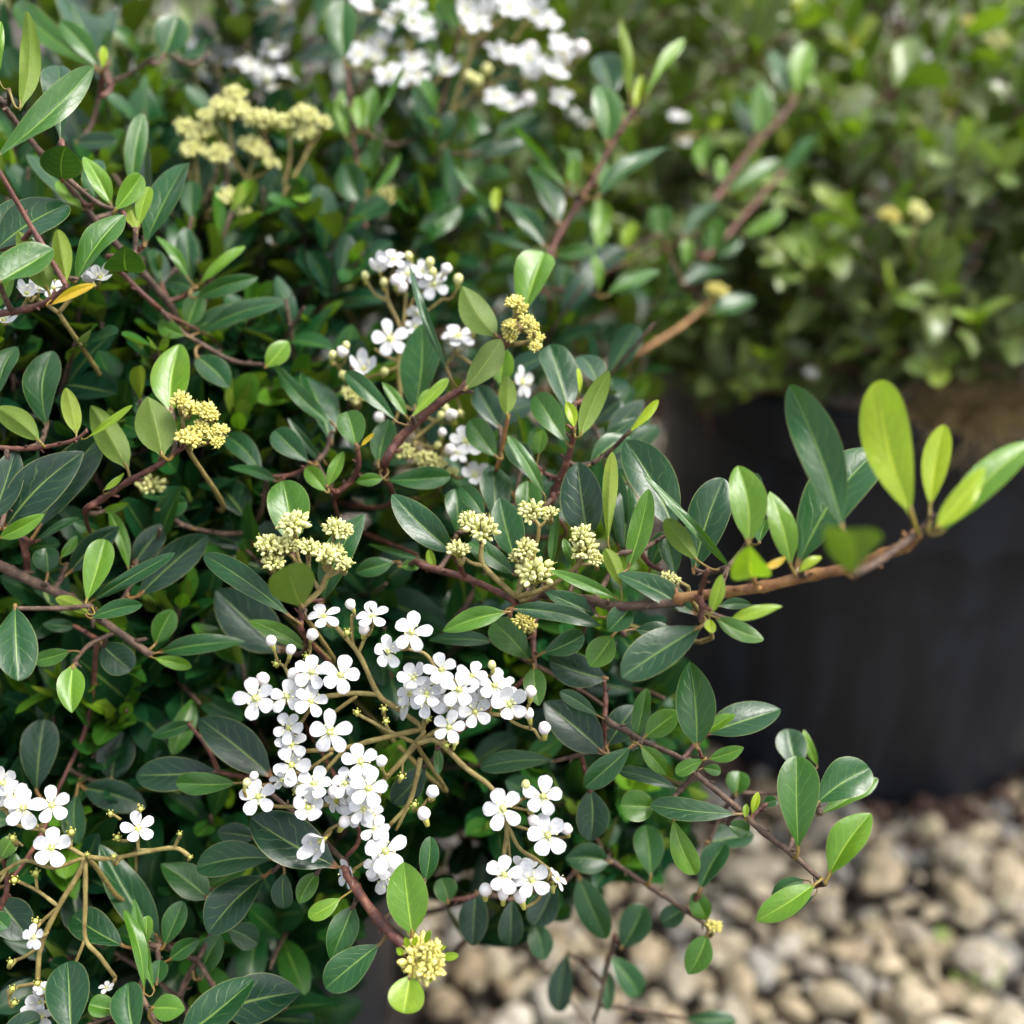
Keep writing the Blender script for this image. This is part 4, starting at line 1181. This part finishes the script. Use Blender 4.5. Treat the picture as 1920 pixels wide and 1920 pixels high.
# ------------------------------------------------------------------ shoots grown in the volume of a shrub
def grow_shoot(tip_base, dirv, length, npairs, leaf_len, emit, stem_mb, tint0, tint1, r=0.0009, sides=5, ok=None):
    bendv = Vector((random.uniform(-1, 1), random.uniform(-1, 1), random.uniform(-.2, 1))) * 0.25
    d = dirv.normalized()
    pts = [tip_base + (d + bendv * (i / 5)).normalized() * (length * i / 5) for i in range(6)]
    if ok and not (ok(pts[5]) and ok(pts[3]) and ok(pts[1])): return
    add_tube(stem_mb, pts, r, r * 0.5, sides)
    s = d.orthogonal().normalized()
    s.rotate(Matrix.Rotation(random.uniform(0, 6.28), 3, d))
    for k in range(npairs):
        f = (k + 1) / npairs
        i = min(4, int(f * 5)); p = pts[i].lerp(pts[i + 1], min(1, f * 5 - i))
        t = (pts[min(5, i + 1)] - pts[i]).normalized()
        s.rotate(Matrix.Rotation(R(90) + random.uniform(-.25, .25), 3, t))
        s2 = (s - t * s.dot(t)).normalized()
        for sg in (1, -1):
            if random.random() < 0.06: continue
            ang = R(random.uniform(38, 72) - 18 * f)
            ax = t * math.cos(ang) + s2 * sg * math.sin(ang) + Vector((0, 0, random.uniform(-.1, .25)))
            n = (t * 0.9 + Vector((0, 0, 0.7)) + Vector((random.gauss(0, .25), random.gauss(0, .25), random.gauss(0, .25))))
            L = leaf_len * (1.0 - 0.35 * max(0, f - 0.6) / 0.4) * random.uniform(0.75, 1.2)
            W = L * random.uniform(0.36, 0.50) * 0.5
            emit(p, ax, n, L, W, min(1, max(0, tint0 + (tint1 - tint0) * f ** 2.2 + random.uniform(-.07, .07))))
    # a pair of tiny end leaves
    for sg in (1, -1):
        ax = pts[-1] - pts[-2]
        emit(pts[-1], ax.normalized() + s * 0.25 * sg, s * sg, leaf_len * 0.45, leaf_len * 0.09, min(1, tint1 + 0.12))

XMAX = [(0, 1150), (300, 1180), (450, 1300), (560, 1340), (680, 1290), (760, 1215), (850, 1190), (1000, 1210), (1130, 1250), (1250, 1290), (1400, 1330), (1550, 1330), (1650, 1270), (1720, 1100), (1790, 800), (1920, 660)]
def xmax(y):
    if y <= 0: return 1150
    for (y0, x0), (y1, x1) in zip(XMAX, XMAX[1:]):
        if y <= y1: return x0 + (x1 - x0) * (y - y0) / (y1 - y0)
    return 640
def near_limit(x, y):
    f_ = max(0, 650 - y) / 650
    w_ = min(1, max(0, (x - 780) / 150))
    base = 266 + 85 * f_ * (1 - w_) + 150 * f_ ** 0.7 * w_
    if x < 420 and y < 650: base -= (420 - x) / 420 * 30
    if x < 480 and y >= 600: base -= 12 * min(1, (480 - x) / 200)
    return base
def front_ok(p):
    """keep the inner foliage of the flowering shrub behind its drawn outer shoots and inside its outline"""
    q = proj(p)
    if q is None or q[2] < 90: return False
    x, y, d = q
    if -250 < x < 2200 and -250 < y < 2150:
        if x > xmax(y): return False
        if d < near_limit(x, y): return False
    return p.z > 0.05

front_leaves = []
front_stems = MB()
def emit_front(p, ax, n, L, W, tint):
    tip = p + ax.normalized() * L
    if front_ok(p.lerp(tip, 0.3)) and front_ok(tip):
        front_leaves.append((frame(p, ax, n, W, L, L), tint, p.lerp(tip, 0.5)))
random.seed(5)
cnt = 0
while cnt < 740:
    x = random.uniform(-250, 1400); y = random.uniform(-200, 1950)
    if cnt >= 340: x = random.uniform(500, 1340); y = random.uniform(1080, 1680)
    if cnt >= 500: x = random.uniform(-200, 520); y = random.uniform(350, 1950)
    if x > xmax(y): continue
    d = near_limit(x, y) + 6 + random.expovariate(1 / 42) + (25 if 340 <= cnt < 500 else 0)
    p = at(x, y, d)
    if p.z < 0.09: continue
    outw = (p - TRUNK); outw.z *= 0.6
    dirv = outw.normalized() * 0.75 + Vector((0, 0, 0.55)) - FW * 0.35 + Vector((random.gauss(0, .4), random.gauss(0, .4), random.gauss(0, .3)))
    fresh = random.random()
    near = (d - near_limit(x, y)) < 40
    t0 = random.uniform(0.02, 0.18); t1 = random.uniform(0.45, 0.72) if (fresh < 0.4 and near) else random.uniform(0.15, 0.42)  # low tints put the darkness of the gaps into the inner leaves' colour
    ln = random.uniform(0.03, 0.055)
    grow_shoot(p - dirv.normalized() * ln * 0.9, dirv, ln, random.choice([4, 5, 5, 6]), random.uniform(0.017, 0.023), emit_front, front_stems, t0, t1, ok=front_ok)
    cnt += 1
# the rest of the crown, to the sides and behind
for i in range(330):
    th = random.uniform(0, 2 * math.pi); ph = math.acos(random.uniform(-0.25, 1))
    rr = random.uniform(0.6, 1.0)
    p = Vector((TRUNK.x, TRUNK.y, 0.29)) + Vector((0.235 * math.sin(ph) * math.cos(th), 0.20 * math.sin(ph) * math.sin(th), 0.17 * math.cos(ph))) * rr
    q = proj(p)
    if not front_ok(p): continue
    dirv = (p - TRUNK).normalized() + Vector((0, 0, 0.5)) + Vector((random.gauss(0, .4), random.gauss(0, .4), random.gauss(0, .3)))
    ln = random.uniform(0.035, 0.06)
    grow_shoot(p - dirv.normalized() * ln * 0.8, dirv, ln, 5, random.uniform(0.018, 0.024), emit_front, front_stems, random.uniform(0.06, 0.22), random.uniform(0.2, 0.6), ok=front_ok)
# limbs from the pot to the crown
for i in range(26):
    th = random.uniform(0, 6.28); ph = random.uniform(0.2, 1.2)
    e = TRUNK + Vector((0.17 * math.sin(ph) * math.cos(th), 0.14 * math.sin(ph) * math.sin(th), 0.13 * math.cos(ph)))
    if not front_ok(e): continue
    q = proj(e)
    s0 = Vector((POT_F.x + random.uniform(-.02, .02), POT_F.y + random.uniform(-.02, .02), 0.20))
    add_tube(front_stems, smooth_path([s0, TRUNK + Vector((random.uniform(-.02, .02), random.uniform(-.02, .02), 0)), TRUNK.lerp(e, 0.55) + Vector((0, 0, .015)), e], 5), 0.004, 0.0012, 7, 0, 0.06)
tag(link('inner_branches', front_stems.mesh('inner_branches', [M_brown]), shrub), kind='stuff')
mid = MB()
for M, t, c in front_leaves:
    bake_leaf(mid, LIB_MID, M, t)
tag(link('inner_foliage', mid.mesh('inner_foliage', [M_leaf_far]), shrub), kind='stuff')
print('inner leaves', len(front_leaves))

# ------------------------------------------------------------------ shrubs behind
LEAF_VAR = []
for i in range(16):
    g = LIB_LOW[i % 14] if i % 2 else LIB_MID[i % 14]
    m = MB(); at_ = g[2].copy(); at_[:, 2] = [0.14, 0.22, 0.3, 0.36, 0.42, 0.5, 0.56, 0.62, 0.68, 0.74, 0.8, 0.26, 0.33, 0.46, 0.6, 0.7][i]
    m.add(g[0], g[1], at_)
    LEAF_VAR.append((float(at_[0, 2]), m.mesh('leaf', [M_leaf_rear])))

def hash_mesh(t):
    c = sorted(LEAF_VAR, key=lambda q: abs(q[0] - t))[:3]
    return random.choice(c)[1]

def rear_shrub(name, label, base, cz, rad, nshoot, leafL, flowers, seed, tints=(0.1, 0.28, 0.45, 0.78), keep=None, objs=300, extra=None, nbud=5, nlong=10):
    random.seed(seed)
    s = empty(name, base, label, 'shrub')
    ctr = Vector((base[0], base[1], cz))
    leaves, st, tips = [], MB(), []
    def emit(p, ax, n, L, W, tint):
        tip = p + ax.normalized() * L
        if keep and not keep(tip): return
        if tip.z < 0.04: return
        leaves.append((frame(p, ax, n, W, L, L), tint, p.lerp(tip, .5)))
    low = []
    if extra:
        # skirt of shoots hanging over the pot's edge
        for i in range(extra):
            an = R(random.uniform(175, 365)); z = random.uniform(0.272, 0.41)
            rr = random.uniform(0.10, 0.20) + (0.05 if z > 0.3 else 0.0)
            low.append(Vector((base[0] + 1.15 * rr * math.cos(an), base[1] + rr * math.sin(an), z)))
    for i in range(nshoot + len(low)):
        th = random.uniform(0, 2 * math.pi); cph = random.uniform(-0.6, 1); ph = math.acos(cph)
        rr = random.uniform(0.62, 1.02) * (1 + 0.16 * noise.noise(Vector((math.cos(th) * 2, math.sin(th) * 2, cph * 2 + seed))))
        p = ctr + Vector((rad[0] * math.sin(ph) * math.cos(th), rad[1] * math.sin(ph) * math.sin(th), rad[2] * math.cos(ph))) * rr
        if i >= nshoot: p = low[i - nshoot]
        elif noise.noise(p * 14 + Vector((seed, 0, 0))) < -0.12: continue
        if keep and not keep(p): continue
        dirv = (p - ctr).normalized() * 0.8 + Vector((0, 0, 0.55)) + Vector((random.gauss(0, .35), random.gauss(0, .35), random.gauss(0, .25)))
        ln = random.uniform(0.04, 0.075)
        b = p - dirv.normalized() * ln
        grow_shoot(b, dirv, ln, random.choice([4, 5, 6]), leafL * random.uniform(.85, 1.15), emit, st, random.uniform(*tints[:2]), random.uniform(*tints[2:]), 0.0012, 4, keep)
        tips.append(b + dirv.normalized() * ln * 1.1)
        if i % 14 == 0:
            add_tube(st, smooth_path([Vector(base), ctr.lerp(b, 0.4) - Vector((0, 0, 0.03)), b], 4), 0.0026, 0.0010, 5)
    for i in range(nlong):
        th = random.uniform(R(190), R(350))
        b = ctr + Vector((rad[0] * 0.75 * math.cos(th), rad[1] * 0.7 * math.sin(th), rad[2] * random.uniform(0.0, 0.75)))
        dv = Vector((random.uniform(0.25, 0.9), random.uniform(-0.5, 0.1), random.uniform(0.35, 0.8)))
        grow_shoot(b, dv, random.uniform(0.09, 0.15), random.choice([5, 6, 7]), leafL * 1.1, emit, st, 0.30, random.uniform(0.65, 0.9), 0.0017, 6, keep)
    add_tube(st, [Vector(base) + Vector((0, 0, -0.01)), Vector(base) + Vector((0.004, 0, 0.04)), ctr - Vector((0, 0, 0.05))], 0.010, 0.006, 7)
    bo = link('branches', st.mesh('branches', [M_red]), s)
    tag(bo, kind='stuff')
    # leaves that show largest from the path are single leaves
    sc = []
    for i, (M, t, c) in enumerate(leaves):
        q = proj(c)
        if q and -20 < q[0] < 1940 and -20 < q[1] < 1940:
            sc.append((q[2], i))
    sc.sort()
    pick = set(i for _, i in sc[:objs])
    rest = MB()
    for i, (M, t, c) in enumerate(leaves):
        if i in pick: link('leaf', hash_mesh(t), s, M)
        else: bake_leaf(rest, LIB_LOW, M, t)
    tag(link('dense_foliage', rest.mesh('dense_foliage', [M_leaf_rear]), s), kind='stuff')
    # pale bud heads at the ends of some shoots
    cand = []
    for tp in tips:
        q = proj(tp)
        if q and 0 < q[0] < 1930 and -40 < q[1] < 780: cand.append((q[2], tp))
    cand.sort(key=lambda z: z[0])
    cand = cand[:140]
    random.shuffle(cand)
    for _, tp in cand[:nbud]:
        b = MB()
        add_tube(b, [tp - Vector((0, 0, 0.016)), tp], 0.0008, 0.0007, 5)
        o = link('bud_cluster', b.mesh('stalks', [M_stalk]), s)
        for k in range(2):
            p = tp + Vector((random.gauss(0, .0045), random.gauss(0, .0045), random.gauss(0.003, .002)))
            n = Vector((random.gauss(0, .35), random.gauss(-.2, .35), 1))
            r_ = random.uniform(.0030, .0048)
            link('bud_head', random.choice(HEADS['g' if random.random() < .6 else 'y']), o, frame(p, Vector((0, 1, 0.4)), n) @ Matrix.Diagonal((r_, r_, r_, 1)))
    # scattered white flower heads
    for (x, y, d, nf) in flowers:
        o = None
        cpt = at(x, y, d)
        b = MB()
        add_tube(b, [cpt - (cpt - ctr).normalized() * 0.03, cpt - Vector((0, 0, 0.004))], 0.001, 0.0008, 5)
        o = link('flower_cluster', b.mesh('stalks', [M_stalk]), s)
        for k in range(nf):
            p = cpt + Vector((random.gauss(0, .005), random.gauss(0, .005), random.gauss(0, .003))) * (nf > 1)
            n = Vector((random.gauss(0, .3), -0.5 + random.gauss(0, .3), 1))
            link('flower', random.choice(FLOWERS), o, frame(p, Vector((0, 1, 0.4)), n) @ Matrix.Diagonal((.0036, .0036, .0036, 1)))
    print(name, len(leaves))
    return s

def keep_potted(p):
    q = proj(p)
    if q is None: return False
    x, y, d = q
    if x > 1150 and y > 775 - max(0, (x - 1400)) * 0.10 and y < 2200: return False
    return d > 430
rear_shrub('potted_shrub', 'bushy green shrub growing out of the black pot on the gravel', (POT_R.x, POT_R.y + 0.02, 0.236), 0.36, (0.37, 0.225, 0.165), 760, 0.024,
           [(1712, 95, 520, 3), (1840, 330, 500, 3), (1836, 372, 500, 3), (1873, 250, 510, 2), (1845, 5, 560, 4), (1265, 240, 450, 3), (1100, 215, 450, 2), (1520, 700, 470, 1), (1650, 350, 480, 1), (1905, 90, 520, 2), (1660, 20, 560, 3)], 31,
           (0.10, 0.36, 0.60, 0.93), keep_potted, 300, 460, 5, 26)
rear_shrub('rear_shrub', 'yellow-green shrub on the ground behind the potted shrub', (0.16, 1.16, 0.0), 0.36, (0.40, 0.28, 0.25), 330, 0.024,
           [(1020, 40, 900, 2), (1500, 60, 950, 2)], 32, (0.35, 0.6, 0.7, 0.92), lambda p: p.y > 0.80 + 0.0 * p.x)
rear_shrub('rear_shrub', 'dark leafy shrub on the ground behind the white flowering shrub', (-0.52, 0.95, 0.0), 0.33, (0.36, 0.28, 0.24), 300, 0.024,
           [(330, 30, 800, 2), (520, 10, 800, 2)], 33, (0.08, 0.25, 0.4, 0.7), lambda p: p.y > 0.55)
rear_shrub('rear_shrub', 'tall loose shrub farthest back, on the ground between two others', (0.72, 1.25, 0.0), 0.36, (0.36, 0.3, 0.26), 280, 0.024, [(1880, 40, 900, 2)], 34, (0.35, 0.6, 0.7, 0.92))
rear_shrub('rear_shrub', 'broad shrub standing on the ground in the far gap', (-0.1, 1.9, 0.0), 0.36, (0.9, 0.3, 0.30), 360, 0.032, [], 35, (0.35, 0.6, 0.7, 0.92), None, 60)

# ------------------------------------------------------------------ small things
random.seed(77)
# dry straw over the pot's edge
m = MB()
sb = Vector((0.218, 0.486, 0.268))
for i in range(260):
    an = random.uniform(0, 6.28); el = random.uniform(0.05, 1.1)
    b = sb + Vector((random.gauss(0, .016), random.gauss(0, .008), random.uniform(-.004, .006)))
    L = random.uniform(0.015, 0.05)
    d = Vector((math.cos(an) * math.cos(el), math.sin(an) * math.cos(el) - 0.25, math.sin(el)))
    add_tube(m, [b, b + d * L * 0.5, b + d * L + Vector((0, 0, -L * random.uniform(0.1, 0.6)))], 0.0006, 0.0002, 4)
tag(link('dry_grass_tuft', m.mesh('dry_grass_tuft', [M_straw])), 'tuft of dry straw-coloured grass over the rim of the black pot', 'dry grass')

# bark crumbs against the foot of the pot
m = MB()
for i in range(120):
    an = R(random.uniform(205, 335)); r = RB + abs(random.gauss(0.012, 0.014)) + 0.003
    p = POT_R + Vector((r * math.cos(an), r * math.sin(an), random.uniform(0.004, 0.012)))
    V, F = random.choice(ST_LO)
    k = random.uniform(0.002, 0.006)
    M = Matrix.Translation(p) @ Euler((random.uniform(0, 6), random.uniform(0, 6), random.uniform(0, 6))).to_matrix().to_4x4() @ Matrix.Diagonal((k * 1.6, k, k * .6, 1))
    m.add(xf(M, V), F)
tag(link('bark_crumbs', m.mesh('bark_crumbs', [M_crumb]), ground), kind='stuff')

# little weeds in the gravel
def weed(x, y, label, n):
    q = at(x, y, 600)
    k = CAM.z / (CAM.z - q.z)
    g = CAM + (q - CAM) * k
    e = empty('weed', Vector((g.x, g.y, 0)), label, 'weed')
    for i in range(n):
        an = random.uniform(0, 6.28)
        ax = Vector((math.cos(an), math.sin(an), random.uniform(0.3, 1.2)))
        L = random.uniform(0.007, 0.013)
        M = frame(Vector((g.x, g.y, 0.006)) + Vector((random.gauss(0, .004), random.gauss(0, .004), 0)), ax, Vector((0, 0, 1)), L * .3, L, L)
        link('leaf', hash_mesh(random.uniform(.5, .72)), e, M)
weed(1845, 1860, 'small green weed sprouting through the gravel', 7)
weed(1770, 1805, 'tiny two-leaved seedling in the gravel', 3)

# insects on the petals
def insect(c, x, y, ang, r, label):
    p = at(*cp(c, x, y), 224.0)
    v = (CAM - p).normalized()
    ax = RX * math.cos(R(ang)) + UP * math.sin(R(ang))
    m = MB()
    M = frame(p, ax, v)
    k = r
    m.add(xf(M @ Matrix.Diagonal((k * .42, k, k * .4, 1)), SPH[0]), SPH[1])
    m.add(xf(M @ Matrix.Translation((0, k * 1.15, 0)) @ Matrix.Diagonal((k * .33, k * .35, k * .3, 1)), SPH[0]), SPH[1])
    for sg in (-1, 1):
        for j in (-1, 0, 1):
            p0 = M @ Vector((sg * k * .3, j * k * .4, 0)); p1 = M @ Vector((sg * k * .9, j * k * .8, k * .1)); p2 = M @ Vector((sg * k * 1.2, j * k * 1.1, -k * .5))
            add_tube(m, [p0, p1, p2], k * .07, k * .04, 4)
    tag(link('insect', m.mesh('insect', [M_black])), label, 'insect', 'insects on the white flowers')
insect('P', 1275, 215, 120, 0.00055, 'tiny black insect on the topmost open white flower')
insect('P', 1405, 600, 125, 0.00060, 'tiny slim black fly inside a flower left of the dense white group')
insect('P', 500, 1265, 80, 0.00050, 'tiny black insect on a flower at the outer edge of the cluster')
insect('R', 720, 515, 150, 0.00050, 'tiny black insect on a low flower above the broad dark leaf')
insect('Q', 865, 895, 15, 0.00060, 'tiny black fly lying on the densest group of petals')
